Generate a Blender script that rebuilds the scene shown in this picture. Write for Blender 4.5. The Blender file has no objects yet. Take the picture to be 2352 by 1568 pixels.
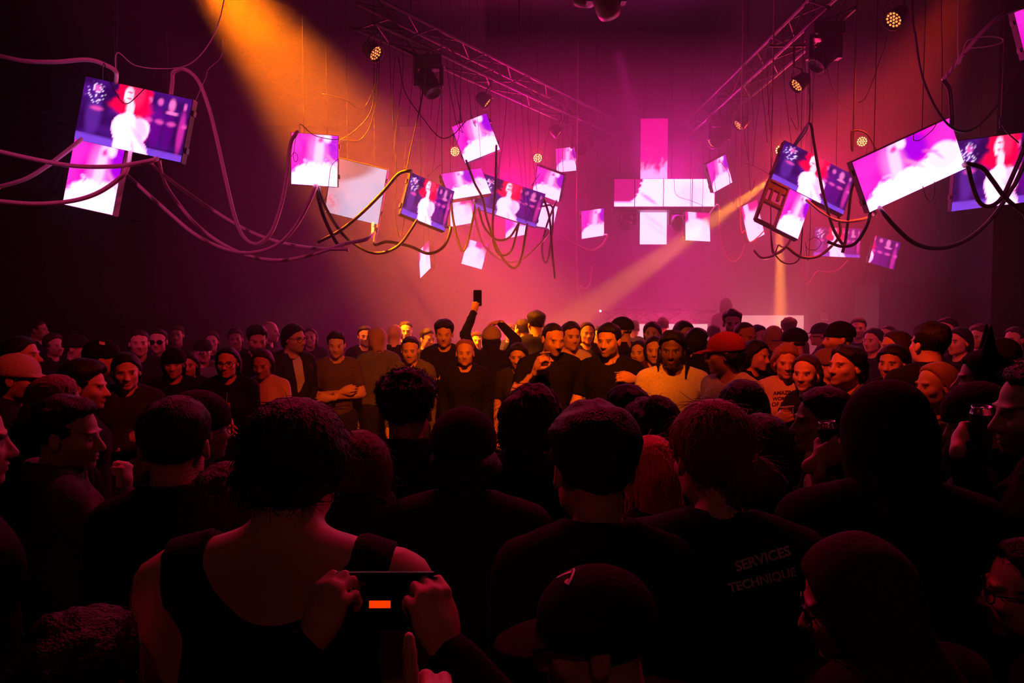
import bpy, math, random
import numpy as np
from mathutils import Vector, Matrix
from mathutils.bvhtree import BVHTree

SC = bpy.context.scene
COL = SC.collection
random.seed(7)
RNG = np.random.default_rng(7)

# ---------------------------------------------------------------- camera
F = 1568.0                      # focal length in pixels of the 2352 px wide frame (24 mm on 36 mm)
CAMZ = 1.88
PITCH = math.atan(75.0 / F)     # horizon at y = 709
cam_d = bpy.data.cameras.new('camera')
cam_d.lens, cam_d.sensor_width = 24.0, 36.0
cam_d.clip_start, cam_d.clip_end = 0.05, 80
cam = bpy.data.objects.new('camera', cam_d)
COL.objects.link(cam)
cam.location = (0, 0, CAMZ)
cam.rotation_euler = (math.pi / 2 - PITCH, 0, 0)
SC.camera = cam

# ---------------------------------------------------------------- world, view
w = bpy.data.worlds.new('world'); SC.world = w; w.use_nodes = True
w.node_tree.nodes['Background'].inputs[0].default_value = (0, 0, 0, 1)
vs = SC.view_settings
vs.view_transform = 'Standard'; vs.look = 'None'; vs.gamma = 1.0; vs.exposure = 0.0
vs.use_curve_mapping = False
cy = SC.cycles
cy.use_denoising = True
cy.max_bounces = 4; cy.diffuse_bounces = 2; cy.glossy_bounces = 2; cy.transmission_bounces = 4
cy.volume_bounces = 0; cy.transparent_max_bounces = 8
cy.sample_clamp_direct = 0.0; cy.sample_clamp_indirect = 4.0
cy.caustics_reflective = False; cy.caustics_refractive = False
cy.use_light_tree = False
cy.use_adaptive_sampling = True; cy.adaptive_threshold = 0.03; cy.adaptive_min_samples = 12

def at(px, py, Y):
    """the point at depth Y (metres along +Y) that the pixel looks at"""
    cp, sp = math.cos(PITCH), math.sin(PITCH)
    a, b = (px - 1176.0) / F, (784.0 - py) / F
    rx, ry, rz = a, cp + b * sp, -sp + b * cp
    t = Y / ry
    return Vector((rx * t, Y, CAMZ + rz * t))

def proj(p):
    cp, sp = math.cos(PITCH), math.sin(PITCH)
    x, y, z = p[0], p[1], p[2] - CAMZ
    d = y * cp - z * sp
    u = y * sp + z * cp
    return 1176 + F * x / d, 784 - F * u / d

# ---------------------------------------------------------------- lights: the rig's beams, washes from out of view, added floods and backlights
def spot(name, loc, target, color, power, angle, blend=0.3, size=0.06):
    d = bpy.data.lights.new(name, 'SPOT')
    d.color = color; d.energy = power; d.spot_size = math.radians(angle); d.spot_blend = blend
    d.shadow_soft_size = size
    o = bpy.data.objects.new(name, d); COL.objects.link(o)
    o.location = loc
    o.rotation_euler = (Vector(target) - Vector(loc)).to_track_quat('-Z', 'Y').to_euler()
    return o

MAG = (1.0, 0.02, 0.36)
AMB = (1.0, 0.22, 0.0)
RED = (1.0, 0.035, 0.015)
YEL = (1.0, 0.42, 0.0)
PNK = (1.0, 0.22, 0.30)
ROSE = (1.0, 0.045, 0.18)
BEAMS = [
    # name, source, target, colour, W, cone, blend, source radius
    ('amber_wash_beam', at(350, -240, 7.3), at(865, 430, 7.95), (1.0, 0.16, 0.0), 39000, 30, 0.85, 0.12),
    ('amber_wash_beam', at(2420, -230, 7.4), at(1930, 420, 8.6), (1.0, 0.04, 0.0), 4600, 38, 0.9, 0.12),
    ('yellow_beam', at(1800, 392, 10.7), at(1560, 560, 10.2), (1.0, 0.34, 0.0), 16000, 6.5, 0.25, 0.05),
    ('amber_beam', at(1789, 452, 11.3), at(1795, 860, 11.2), (1.0, 0.30, 0.02), 26000, 6.5, 0.3, 0.05),
    ('yellow_beam', at(1246, 402, 11.9), at(1180, 440, 11.6), YEL, 420, 8, 0.4, 0.05),
    ('magenta_beam', at(1398, 30, 7.32), at(1470, 330, 8.6), (1.0, 0.02, 0.45), 4000, 9, 0.6, 0.05),
    # added unseen floods that make the fog glow round the cross, screens and stage
    ('added_magenta_flood', at(1540, 445, 13.0), at(1480, 560, 9.0), (1.0, 0.0, 0.40), 2100, 150, 0.9, 0.3),
    ('added_magenta_flood', at(1170, 440, 13.0), at(1150, 560, 9.0), (1.0, 0.0, 0.24), 1200, 150, 0.9, 0.3),
    ('added_magenta_flood', at(1860, 400, 11.0), at(1840, 500, 9.0), (1.0, 0.0, 0.16), 420, 150, 0.9, 0.3),
    ('added_rose_flood', at(1540, 800, 14.0), at(1440, 690, 10.5), ROSE, 1150, 74, 0.9, 0.3),  # added floods low at the stage, for the salmon glow in the fog
    ('added_rose_flood', at(1780, 800, 14.4), at(1740, 700, 10.5), (1.0, 0.20, 0.24), 900, 74, 0.9, 0.3),
    ('added_rose_flood', at(1190, 800, 13.6), at(1120, 690, 10.5), ROSE, 560, 74, 0.9, 0.3),
    # front washes on the ring of people
    ('orange_wash', (0.2, 2.0, 3.9), (-0.1, 6.4, 0.7), (1.0, 0.12, 0.0), 1000, 50, 0.9, 0.1),
    ('red_wash', (0.5, 2.7, 3.7), (3.0, 4.8, 1.4), (1.0, 0.05, 0.008), 420, 56, 0.9, 0.1),
    ('red_wash', (-0.2, 2.7, 3.7), (-2.9, 4.6, 1.4), (1.0, 0.03, 0.02), 190, 60, 0.9, 0.1),
    ('dim_house_light', (0.3, -2.2, 5.0), (0.2, 1.6, 1.2), (1.0, 0.22, 0.2), 18, 60, 0.9, 0.1),
    ('pink_wash', (-3.2, 2.6, 5.6), (-3.2, 6.4, 2.9), (1.0, 0.06, 0.30), 260, 50, 0.9, 0.1),
    ('pink_wash', (3.4, 2.6, 5.6), (3.6, 6.4, 2.9), (1.0, 0.05, 0.3), 180, 50, 0.9, 0.1),
    ('added_pink_backlight', (-1.9, 4.9, 4.8), (-0.9, 1.5, 1.5), (1.0, 0.010, 0.07), 240, 48, 0.8, 0.1),  # added backlights above the frame, to rim the hair of the front row
    ('added_pink_backlight', (2.4, 4.9, 4.8), (0.9, 1.5, 1.5), (1.0, 0.010, 0.06), 190, 48, 0.8, 0.1),
    ('added_pink_backlight', (0.4, 6.2, 5.9), (0.1, 1.3, 1.4), (1.0, 0.015, 0.12), 260, 60, 0.9, 0.1),
    # the four round lamps that face out
] + [('round_lamp_light', at(x, y, Y) + Vector((0, -0.12, 0)), (0.3, 0.0, 2.0), (1.0, 0.07, 0.0), 70, 140, 0.9, 0.09) for x, y, Y in ((1045, 348, 12.6), (1235, 363, 12.8), (1793, 345, 11.5), (1980, 325, 12.2))]
for b_ in BEAMS:
    spot(*b_)

# ---------------------------------------------------------------- materials
MATS = {}
def mat(name, color, rough=0.6, metal=0.0, vary=0.0, scale=40.0, bump=0.0, spec=0.5, sheen=0.0, vcol=False, stretch=None):
    if name in MATS:
        return MATS[name]
    m = bpy.data.materials.new(name); m.use_nodes = True
    nt = m.node_tree; p = nt.nodes['Principled BSDF']
    p.inputs['Base Color'].default_value = (*color, 1)
    p.inputs['Roughness'].default_value = rough
    p.inputs['Metallic'].default_value = metal
    p.inputs['Specular IOR Level'].default_value = spec
    if sheen: p.inputs['Sheen Weight'].default_value = sheen
    tc = nt.nodes.new('ShaderNodeTexCoord')
    if vary or bump:
        nz = nt.nodes.new('ShaderNodeTexNoise'); nz.inputs['Scale'].default_value = scale; nz.inputs['Detail'].default_value = 2
        if stretch:
            mp = nt.nodes.new('ShaderNodeMapping'); mp.inputs['Scale'].default_value = stretch
            nt.links.new(tc.outputs['Object'], mp.inputs['Vector']); nt.links.new(mp.outputs[0], nz.inputs['Vector'])
        else:
            nt.links.new(tc.outputs['Object'], nz.inputs['Vector'])
    src = None
    if vcol:
        at_ = nt.nodes.new('ShaderNodeAttribute'); at_.attribute_name = 'Col'; src = at_.outputs['Color']
    if vary:
        mx = nt.nodes.new('ShaderNodeMixRGB'); mx.blend_type = 'MULTIPLY'; mx.inputs[0].default_value = 1.0
        if src: nt.links.new(src, mx.inputs[1])
        else: mx.inputs[1].default_value = (*color, 1)
        rp = nt.nodes.new('ShaderNodeMapRange'); rp.inputs[3].default_value = 1 - vary; rp.inputs[4].default_value = 1 + vary
        nt.links.new(nz.outputs['Fac'], rp.inputs[0]); nt.links.new(rp.outputs[0], mx.inputs[2])
        src = mx.outputs[0]
    if src: nt.links.new(src, p.inputs['Base Color'])
    if bump:
        bp = nt.nodes.new('ShaderNodeBump'); bp.inputs['Strength'].default_value = bump; bp.inputs['Distance'].default_value = 0.01
        nt.links.new(nz.outputs['Fac'], bp.inputs['Height']); nt.links.new(bp.outputs[0], p.inputs['Normal'])
    MATS[name] = m
    return m

def emit(name, color, strength, attr=False):
    if name in MATS: return MATS[name]
    m = bpy.data.materials.new(name); m.use_nodes = True
    nt = m.node_tree; nt.nodes.remove(nt.nodes['Principled BSDF'])
    e = nt.nodes.new('ShaderNodeEmission'); e.inputs[0].default_value = (*color, 1); e.inputs[1].default_value = strength
    if attr:
        a = nt.nodes.new('ShaderNodeAttribute'); a.attribute_name = 'Col'
        nt.links.new(a.outputs['Color'], e.inputs[0])
    nt.links.new(e.outputs[0], nt.nodes['Material Output'].inputs[0])
    MATS[name] = m
    return m

# ---------------------------------------------------------------- mesh helpers
def mesh_np(name, V, Q, smooth=True, mats=None, T=None):
    """V (n,3), Q (m,4) quads, T (k,3) triangles"""
    me = bpy.data.meshes.new(name)
    V = np.asarray(V, np.float32)
    Q = np.zeros((0, 4), np.int32) if Q is None else np.asarray(Q, np.int32).reshape(-1, 4)
    T = np.zeros((0, 3), np.int32) if T is None else np.asarray(T, np.int32).reshape(-1, 3)
    me.vertices.add(len(V)); me.vertices.foreach_set('co', V.ravel())
    nl = Q.size + T.size
    me.loops.add(nl)
    me.loops.foreach_set('vertex_index', np.concatenate([Q.ravel(), T.ravel()]).astype(np.int32))
    n = len(Q) + len(T)
    me.polygons.add(n)
    ls = np.concatenate([np.arange(len(Q)) * 4, Q.size + np.arange(len(T)) * 3]).astype(np.int32)
    me.polygons.foreach_set('loop_start', ls)
    me.polygons.foreach_set('use_smooth', np.full(n, smooth))
    me.update(calc_edges=True)
    for m in mats or ():
        me.materials.append(m)
    return me

def link(name, me, parent=None, loc=None, rot=None, scale=None):
    o = bpy.data.objects.new(name, me); COL.objects.link(o)
    if parent is not None: o.parent = parent
    if loc is not None: o.location = loc
    if rot is not None: o.rotation_euler = rot
    if scale is not None: o.scale = scale
    return o

def thing(name, label, cat, loc=(0, 0, 0), rotz=0.0, group=None):
    o = bpy.data.objects.new(name, None); COL.objects.link(o)
    o.empty_display_size = 0.1
    o.location = loc; o.rotation_euler = (0, 0, rotz)
    o['label'] = label; o['category'] = cat
    if group: o['group'] = group
    return o

def tag(o, label, cat, group=None, kind=None):
    o['label'] = label; o['category'] = cat
    if group: o['group'] = group
    if kind: o['kind'] = kind
    return o

class MB:
    """collects boxes, tubes and lathes into one mesh"""
    def __init__(s): s.V, s.Q, s.T, s.n = [], [], [], 0
    def add(s, V, Q=None, T=None):
        V = np.asarray(V, float)
        if Q is not None and len(Q): s.Q.append(np.asarray(Q) + s.n)
        if T is not None and len(T): s.T.append(np.asarray(T) + s.n)
        s.V.append(V); s.n += len(V); return s
    def box(s, c, d, R=None):
        h = np.array(d) / 2.0
        P = np.array([[x, y, z] for x in (-1, 1) for y in (-1, 1) for z in (-1, 1)]) * h
        if R is not None: P = P @ np.array(R).T
        return s.add(P + np.array(c), [[0, 1, 3, 2], [4, 6, 7, 5], [0, 4, 5, 1], [2, 3, 7, 6], [0, 2, 6, 4], [1, 5, 7, 3]])
    def tube(s, pts, r, n=6, caps=True):
        V, Q, T = tube_np(pts, r, n, caps); return s.add(V, Q, T)
    def lathe(s, prof, n=16, M=None):
        """prof: list of (r, z) ; revolve round z, then M"""
        a = np.linspace(0, 2 * math.pi, n, endpoint=False)
        V = np.array([[r * math.cos(t), r * math.sin(t), z] for r, z in prof for t in a])
        Q = [[i * n + j, i * n + (j + 1) % n, (i + 1) * n + (j + 1) % n, (i + 1) * n + j] for i in range(len(prof) - 1) for j in range(n)]
        if M is not None:
            M = np.array(M); V = V @ M[:3, :3].T + M[:3, 3]
        return s.add(V, Q)
    def mesh(s, name, mats, smooth=False):
        V = np.concatenate(s.V) if s.V else np.zeros((0, 3))
        return mesh_np(name, V, np.concatenate(s.Q) if s.Q else None, smooth, mats, np.concatenate(s.T) if s.T else None)
    def obj(s, name, m, parent=None, smooth=False, **k):
        return link(name, s.mesh(name, [m], smooth), parent, **k)

def tube_np(pts, r, n=6, caps=True):
    P = np.asarray(pts, float); m = len(P)
    r = np.full(m, r) if np.isscalar(r) else np.asarray(r, float)
    t = np.gradient(P, axis=0); t /= np.maximum(np.linalg.norm(t, axis=1, keepdims=True), 1e-9)
    up = np.array([0, 0, 1.0]) if abs(t[0, 2]) < 0.9 else np.array([1.0, 0, 0])
    N = np.zeros_like(P); b = np.cross(t[0], up); b /= np.linalg.norm(b); N[0] = b
    for i in range(1, m):
        v = N[i - 1] - t[i] * np.dot(N[i - 1], t[i]); N[i] = v / max(np.linalg.norm(v), 1e-9)
    B = np.cross(t, N)
    a = np.linspace(0, 2 * math.pi, n, endpoint=False)
    V = (P[:, None, :] + r[:, None, None] * (np.cos(a)[None, :, None] * N[:, None, :] + np.sin(a)[None, :, None] * B[:, None, :])).reshape(-1, 3)
    i, j = np.meshgrid(np.arange(m - 1), np.arange(n), indexing='ij'); i, j = i.ravel(), j.ravel(); j2 = (j + 1) % n
    Q = np.stack([i * n + j, i * n + j2, (i + 1) * n + j2, (i + 1) * n + j], 1)
    T = None
    if caps:
        V = np.concatenate([V, P[:1], P[-1:]])
        jj = np.arange(n); j2 = (jj + 1) % n
        T = np.concatenate([np.stack([j2, jj, np.full(n, m * n)], 1), np.stack([(m - 1) * n + jj, (m - 1) * n + j2, np.full(n, m * n + 1)], 1)])
    return V, Q, T

def spline(pts, per=8):
    """Catmull-Rom through the points"""
    P = np.asarray([tuple(p) for p in pts], float)
    if len(P) == 2: return np.linspace(P[0], P[1], per + 1)
    E = np.concatenate([[2 * P[0] - P[1]], P, [2 * P[-1] - P[-2]]])
    out = []
    u = np.linspace(0, 1, per, endpoint=False)[:, None]
    for i in range(1, len(E) - 2):
        a, b, c, d = E[i - 1], E[i], E[i + 1], E[i + 2]
        out.append(0.5 * (2 * b + (c - a) * u + (2 * a - 5 * b + 4 * c - d) * u ** 2 + (3 * b - a - 3 * c + d) * u ** 3))
    out.append(P[-1:])
    return np.concatenate(out)

# ================================================================ the room
BLK = mat('black_paint', (0.018, 0.016, 0.018), 0.75, vary=0.3, scale=3)
CEIL = 6.6
def struct(name, c, d, m, label=None):
    o = MB().box((0, 0, 0), d).obj(name, m, loc=c); o['kind'] = 'structure'
    if label: o['label'] = label
    return o
WALLM = mat('wall_paint', (0.028, 0.022, 0.026), 0.85, vary=0.25, scale=1.5)
struct('floor', (0, 7, -0.05), (19, 24, 0.1), mat('floor_concrete', (0.05, 0.045, 0.045), 0.55, vary=0.3, scale=2))
struct('ceiling', (0, 7, CEIL + 0.05), (19, 24, 0.1), BLK)
struct('wall_left', (-9.05, 7, CEIL / 2), (0.1, 23.8, CEIL - 0.02), WALLM)
struct('wall_right', (9.05, 7, CEIL / 2), (0.1, 23.8, CEIL - 0.02), WALLM)
struct('wall_back', (0, 17.9, CEIL / 2), (17.9, 0.1, CEIL - 0.02), mat('back_drape', (0.008, 0.007, 0.008), 0.95, vary=0.2, scale=2, spec=0.05))
struct('wall_front', (0, -4.0, CEIL / 2), (17.9, 0.1, CEIL - 0.02), BLK)
# pillar beside the stage and the wall that runs from it to the right
pA, pB = at(1858, 640, 13.5), at(1880, 640, 13.5)
struct('wall_pillar', ((pA.x + pB.x) / 2, 13.6, CEIL / 2), (pB.x - pA.x, 0.2, CEIL - 0.02), BLK)
wC = at(1992, 640, 13.6)
struct('wall_stage_side', ((pB.x + wC.x) / 2 + 0.01, 13.75, CEIL / 2), (wC.x - pB.x, 0.1, CEIL - 0.02), WALLM)
struct('wall_recess', (wC.x + 0.07, 11.9, CEIL / 2), (0.1, 3.6, CEIL - 0.02), BLK)
# pale rectangular boards high on the back wall
def wall_board(px0, py0, px1, py1, Y, name, label, cat, col):
    a, b = at(px0, py0, Y), at(px1, py1, Y)
    m = MB().box((0, 0, 0), (b.x - a.x, 0.04, a.z - b.z))
    o = m.obj(name, col, loc=((a.x + b.x) / 2, Y, (a.z + b.z) / 2)); tag(o, label, cat); return o
PALE = mat('pale_board', (0.5, 0.42, 0.45), 0.8, vary=0.15, scale=4)
wall_board(918, 291, 975, 322, 17.8, 'acoustic_board', 'pale rectangular board high on the back wall beside the left truss', 'board', PALE)
wall_board(2033, 240, 2092, 276, 13.2, 'acoustic_board', 'pale rectangular board high in the gloom above the right screens', 'board', PALE)
pst = thing('notice', 'small printed notice on the wall beside the stage pillar', 'notice', at(1894, 727, 13.69))
MB().box((0, 0, 0), (0.14, 0.006, 0.15)).obj('sheet', mat('paper', (0.6, 0.55, 0.57), 0.8), pst)
ln = MB()
for r in range(4):
    for c in range(6): ln.box((-0.05 + c * 0.02, -0.004, 0.045 - r * 0.028), (0.011, 0.002, 0.014))
l_ = ln.obj('printed_rows', mat('ink', (0.05, 0.03, 0.04), 0.8), pst); l_['kind'] = 'stuff'

# ---------------------------------------------------------------- haze
def haze(name, lo, hi, dens, aniso, label):
    lo, hi = np.array(lo), np.array(hi)
    m = bpy.data.materials.new(name); m.use_nodes = True
    nt = m.node_tree; nt.nodes.remove(nt.nodes['Principled BSDF'])
    v = nt.nodes.new('ShaderNodeVolumeScatter'); v.inputs['Density'].default_value = dens
    v.inputs['Anisotropy'].default_value = aniso; v.inputs['Color'].default_value = (1, 1, 1, 1)
    nt.links.new(v.outputs[0], nt.nodes['Material Output'].inputs['Volume'])
    o = MB().box((0, 0, 0), hi - lo).obj(name, m, loc=(lo + hi) / 2)
    tag(o, label, 'haze', kind='stuff'); return o
haze('beam_haze', (-4.3, 5.6, 4.701), (-0.3, 8.6, 6.5), 0.026, 0.2, 'haze lit amber by the big beam at top left')
haze('beam_haze', (2.4, 5.6, 4.701), (5.0, 8.6, 6.5), 0.018, 0.2, 'haze lit dull orange at top right')
haze('thin_haze', (-4.1, 5.0, 0.02), (5.0, 8.6, 4.7), 0.022, 0.2, 'thin coloured haze hanging over the front of the floor')
haze('stage_fog', (-4.6, 8.601, 0.02), (5.6, 17.8, 5.3), 0.085, 0.15, 'thick pink fog over the back of the floor and the stage')

# ================================================================ hanging LED screens
def smooth(a, b, x):
    t = np.clip((x - a) / (b - a), 0, 1); return t * t * (3 - 2 * t)
def vnoise(x, y, s=1.0, seed=0):
    r = np.random.default_rng(seed); o = np.zeros_like(x)
    for k in range(6):
        a, ph, f = r.uniform(0, 6.28), r.uniform(0, 6.28), s * (1 + 0.55 * k)
        o += np.sin((x * math.cos(a) + y * math.sin(a)) * f + ph + 1.3 * np.sin((y * math.cos(a) - x * math.sin(a)) * f * 0.7 + ph * 2)) / (1 + 0.5 * k)
    return o / 2.6
def mixc(base, col, m):
    return base * (1 - m[..., None]) + np.array(col) * m[..., None]
def ell(u, v, cu, cv, ru, rv, soft=0.25, rot=0.0):
    c, s = math.cos(rot), math.sin(rot)
    a, b = ((u - cu) * c + (v - cv) * s) / ru, (-(u - cu) * s + (v - cv) * c) / rv
    d = np.sqrt(a * a + b * b); return 1 - smooth(1 - soft, 1 + soft, d)

WH = (2.2, 0.72, 1.75)
def c_portrait(u, v, seed=0, wide=False):
    """close-up of a chin, neck and white fur collar on magenta"""
    img = np.ones(u.shape + (3,)) * np.array((1.0, 0.0, 0.42))
    img = mixc(img, (1.0, 0.02, 0.52), smooth(-0.3, 1.1, vnoise(u, v, 4, seed) + v * 0.6))
    U = u * 1.7 - 0.05 if wide else u
    n = vnoise(u, v, 22, seed + 3) * 0.05 + vnoise(u, v, 60, seed + 5) * 0.03
    img = mixc(img, (0.32, 0.0, 0.55), ell(U, v, 0.95, 0.78, 0.28, 0.3, 0.5))
    img = mixc(img, (1.15, 0.16, 0.6), ell(U, v, 0.56, 0.6, 0.2, 0.42, 0.5))
    img = mixc(img, (1.5, 0.5, 1.1), ell(U, v, 0.63 - 0.1 * (1 - v), 0.62, 0.10, 0.48, 0.4))
    img = mixc(img, (0.75, 0.05, 0.35), ell(U, v, 0.64, 0.9, 0.07, 0.05, 0.5, 0.5))
    img = mixc(img, (1.6, 0.62, 1.3), ell(U, v, 0.77, 0.95, 0.085, 0.1, 0.35))
    edge = 0.43 + 0.1 * np.abs(U - 0.5) - 0.9 * np.clip(0.28 - U, 0, 1) + n
    img = mixc(img, WH, 1 - smooth(-0.05, 0.05, v - edge))
    img = mixc(img, (0.9, 0.25, 0.55), 0.7 * ell(U, v, 0.88, 0.5, 0.2, 0.035, 0.6, -0.8))
    if wide:
        img = mixc(img, (1.6, 0.62, 1.3), ell(U, v, 1.38, 0.42, 0.26, 0.24, 0.15))
        img = mixc(img, (0.95, 0.1, 0.5), 0.8 * ell(U, v, 1.2, 0.58, 0.13, 0.03, 0.5, -0.5))
        img = mixc(img, (0.9, 0.15, 0.5), 0.7 * ell(U, v, 1.3, 0.45, 0.12, 0.02, 0.5, -1.0))
    return img
def c_performer(u, v, seed=1):
    """figure with red hair and a white top before a violet crowd"""
    img = np.ones(u.shape + (3,)) * np.array((0.022, 0.001, 0.055))
    img = mixc(img, (0.07, 0.004, 0.20), smooth(0.2, 0.9, vnoise(u, v, 7, seed) * 0.5 + 0.5) * (v > 0.14))
    img = mixc(img, (0.17, 0.04, 0.55), 1 - smooth(0.10, 0.13, v + 0.03 * (u - 0.5)))
    r = np.random.default_rng(seed)
    for cu, w_, col in ((0.13, 0.07, (0.10, 0.015, 0.28)), (0.62, 0.045, (0.45, 0.0, 0.22)), (0.72, 0.05, (0.12, 0.0, 0.2)), (0.83, 0.05, (0.1, 0.0, 0.18)), (0.95, 0.03, (0.6, 0.02, 0.35))):
        img = mixc(img, col, 0.75 * ell(u, v, cu, 0.45, w_, 0.32, 0.4))
        img = mixc(img, (0.85, 0.1, 0.5), 0.8 * ell(u, v, cu, 0.86, w_ * 0.5, 0.055, 0.4))
        img = mixc(img, (0.75, 0.06, 0.4), 0.8 * ell(u, v, cu + 0.02, 0.55, w_ * 0.8, 0.035, 0.5, r.uniform(-.5, .5)))
    sp = ell(u, v, 0.12, 0.78, 0.085, 0.16, 0.2) * (vnoise(u, v, 95, 4) > 0.25)
    img = mixc(img, (0.85, 0.6, 1.0), sp * 0.9)
    img = mixc(img, (0.9, 0.15, 0.5), 0.9 * ell(u, v, 0.84, 0.72, 0.055, 0.03, 0.3) + 0.8 * ell(u, v, 0.83, 0.84, 0.03, 0.1, 0.4))
    n = 0.02 * vnoise(u, v, 34, 21)
    img = mixc(img, (0.85, 0.0, 0.05), np.maximum(ell(u, v, 0.475, 0.92, 0.155 + n, 0.34, 0.12), ell(u, v, 0.46, 0.68, 0.19 + n, 0.15, 0.25)))
    img = mixc(img, (1.0, 0.02, 0.12), 0.7 * ell(u, v, 0.5, 0.9, 0.06, 0.2, 0.5))
    img = mixc(img, (1.3, 0.5, 0.75), ell(u, v, 0.425, 0.86, 0.042, 0.13, 0.2))
    img = mixc(img, (1.5, 0.8, 1.1), ell(u, v, 0.405, 0.84, 0.02, 0.10, 0.3))
    for ev, er in ((0.90, 0.012), (0.80, 0.014)):
        img = mixc(img, (0.45, 0.0, 0.06), 0.9 * ell(u, v, 0.428, ev, 0.026, er, 0.4))
    img = mixc(img, (1.4, 0.6, 0.85), ell(u, v, 0.455, 0.66, 0.036, 0.13, 0.2))
    sh = np.maximum(ell(u, v, 0.455, 0.30, 0.10, 0.30, 0.06), ell(u, v, 0.40, 0.34, 0.085, 0.20, 0.08))
    sh = np.maximum(sh, ell(u, v, 0.53, 0.28, 0.12, 0.26, 0.06, -0.25))
    low = (1 - smooth(0.33 + 0.02 * n, 0.36, v)) * smooth(0.335 + n * 0.5, 0.345 + n * 0.5, u - 0.05 * (0.3 - v)) * (1 - smooth(0.60, 0.615, u - 0.25 * (0.3 - v) + n))
    sh = np.maximum(sh, low)
    img = mixc(img, WH, sh)
    img = mixc(img, (1.25, 0.4, 0.6), 0.85 * ell(u, v, 0.585, 0.40, 0.05, 0.15, 0.35, 0.25))
    img = mixc(img, (0.22, 0.16, 0.32), 0.55 * sh * np.maximum(ell(u, v, 0.6, 0.2, 0.03, 0.2, 0.5, 0.5), np.maximum(ell(u, v, 0.54, 0.06, 0.012, 0.12, 0.4, 0.2), ell(u, v, 0.56, 0.3, 0.06, 0.012, 0.6, -0.7))))
    return img
def c_fabric(u, v, seed=2):
    img = np.ones(u.shape + (3,)) * np.array((1.7, 0.78, 1.6))
    img = mixc(img, (0.55, 0.5, 0.75), 0.6 * ell(u, v, 0.55, 0.62, 0.5, 0.06, 0.8, -0.5) + 0.5 * ell(u, v, 0.75, 0.35, 0.5, 0.035, 0.8, -0.45))
    return mixc(img, (1.0, 0.5, 0.7), 0.3 * smooth(0.3, 1, vnoise(u, v, 5, seed)))
def c_blank(u, v, seed=3):
    img = np.ones(u.shape + (3,)) * np.array((0.40, 0.33, 0.50))
    img = mixc(img, (0.26, 0.10, 0.13), ell(u, v, 0.2, 0.85, 0.62, 0.22, 0.3, 0.35))
    img = mixc(img, (0.6, 0.02, 0.15), 0.8 * ell(u, v, 0.06, 0.22, 0.14, 0.1, 0.6) * (vnoise(u, v, 40, 1) > 0))
    return mixc(img, (0.5, 0.15, 0.2), 0.6 * (1 - smooth(0.0, 0.5, u)))
def c_shoulder(u, v, seed=4):
    """white top with a bare shoulder on deep pink"""
    img = np.ones(u.shape + (3,)) * np.array((0.75, 0.0, 0.22))
    n = vnoise(u, v, 25, seed) * 0.03
    img = mixc(img, (1.5, 0.55, 1.2), ell(u, v, 0.28, 0.9, 0.16 + n, 0.4, 0.2))
    img = mixc(img, WH, ell(u, v, 0.45, 0.15, 0.62 + n, 0.62, 0.1))
    img = mixc(img, (1.1, 0.5, 0.68), 0.85 * ell(u, v, 0.8, 0.55, 0.16, 0.22, 0.5))
    return mixc(img, (0.4, 0.35, 0.5), 0.5 * ell(u, v, 0.75, 0.25, 0.3, 0.02, 0.5, -0.5))
def c_banner(u, v, seed=5):
    img = np.ones(u.shape + (3,)) * np.array((0.55, 0.0, 0.17))
    fl = 0.30 + 0.10 * vnoise(u, v * 2.5, 9, 5) + 0.05 * vnoise(u, v * 3, 26, 6)
    m = (1 - smooth(fl - 0.06, fl + 0.1, v - 0.29))
    img = mixc(img, (1.2, 0.42, 0.9), m)
    fab = c_fabric(u, np.clip(v / 0.29, 0, 1))
    k = (v < 0.29)[..., None]
    return img * (1 - k) + fab * k
def c_arm(u, v, seed=6):
    """shoulders in white right across the arm of the cross"""
    img = np.ones(u.shape + (3,)) * np.array((0.45, 0.0, 0.16))
    n = 0.02 * vnoise(u, v, 30, 2)
    top = 0.15 + 1.25 * smooth(0.17, 0.36, u + n) * (1 - 0.75 * smooth(0.86, 1.0, u))
    img = mixc(img, (3.6, 0.85, 2.9), 1 - smooth(top - 0.06, top + 0.06, v))
    img = mixc(img, (1.15, 0.62, 0.75), 0.8 * ell(u, v, 0.78, 0.45, 0.14, 0.4, 0.6))
    return mixc(img, (0.9, 0.2, 0.45), 0.8 * ell(u, v, 0.345, 0.28, 0.03, 0.22, 0.5, 0.35))
def c_magenta(u, v, seed=7):
    return c_portrait(u * 0.3, 0.45 + v * 0.5, seed)

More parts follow.
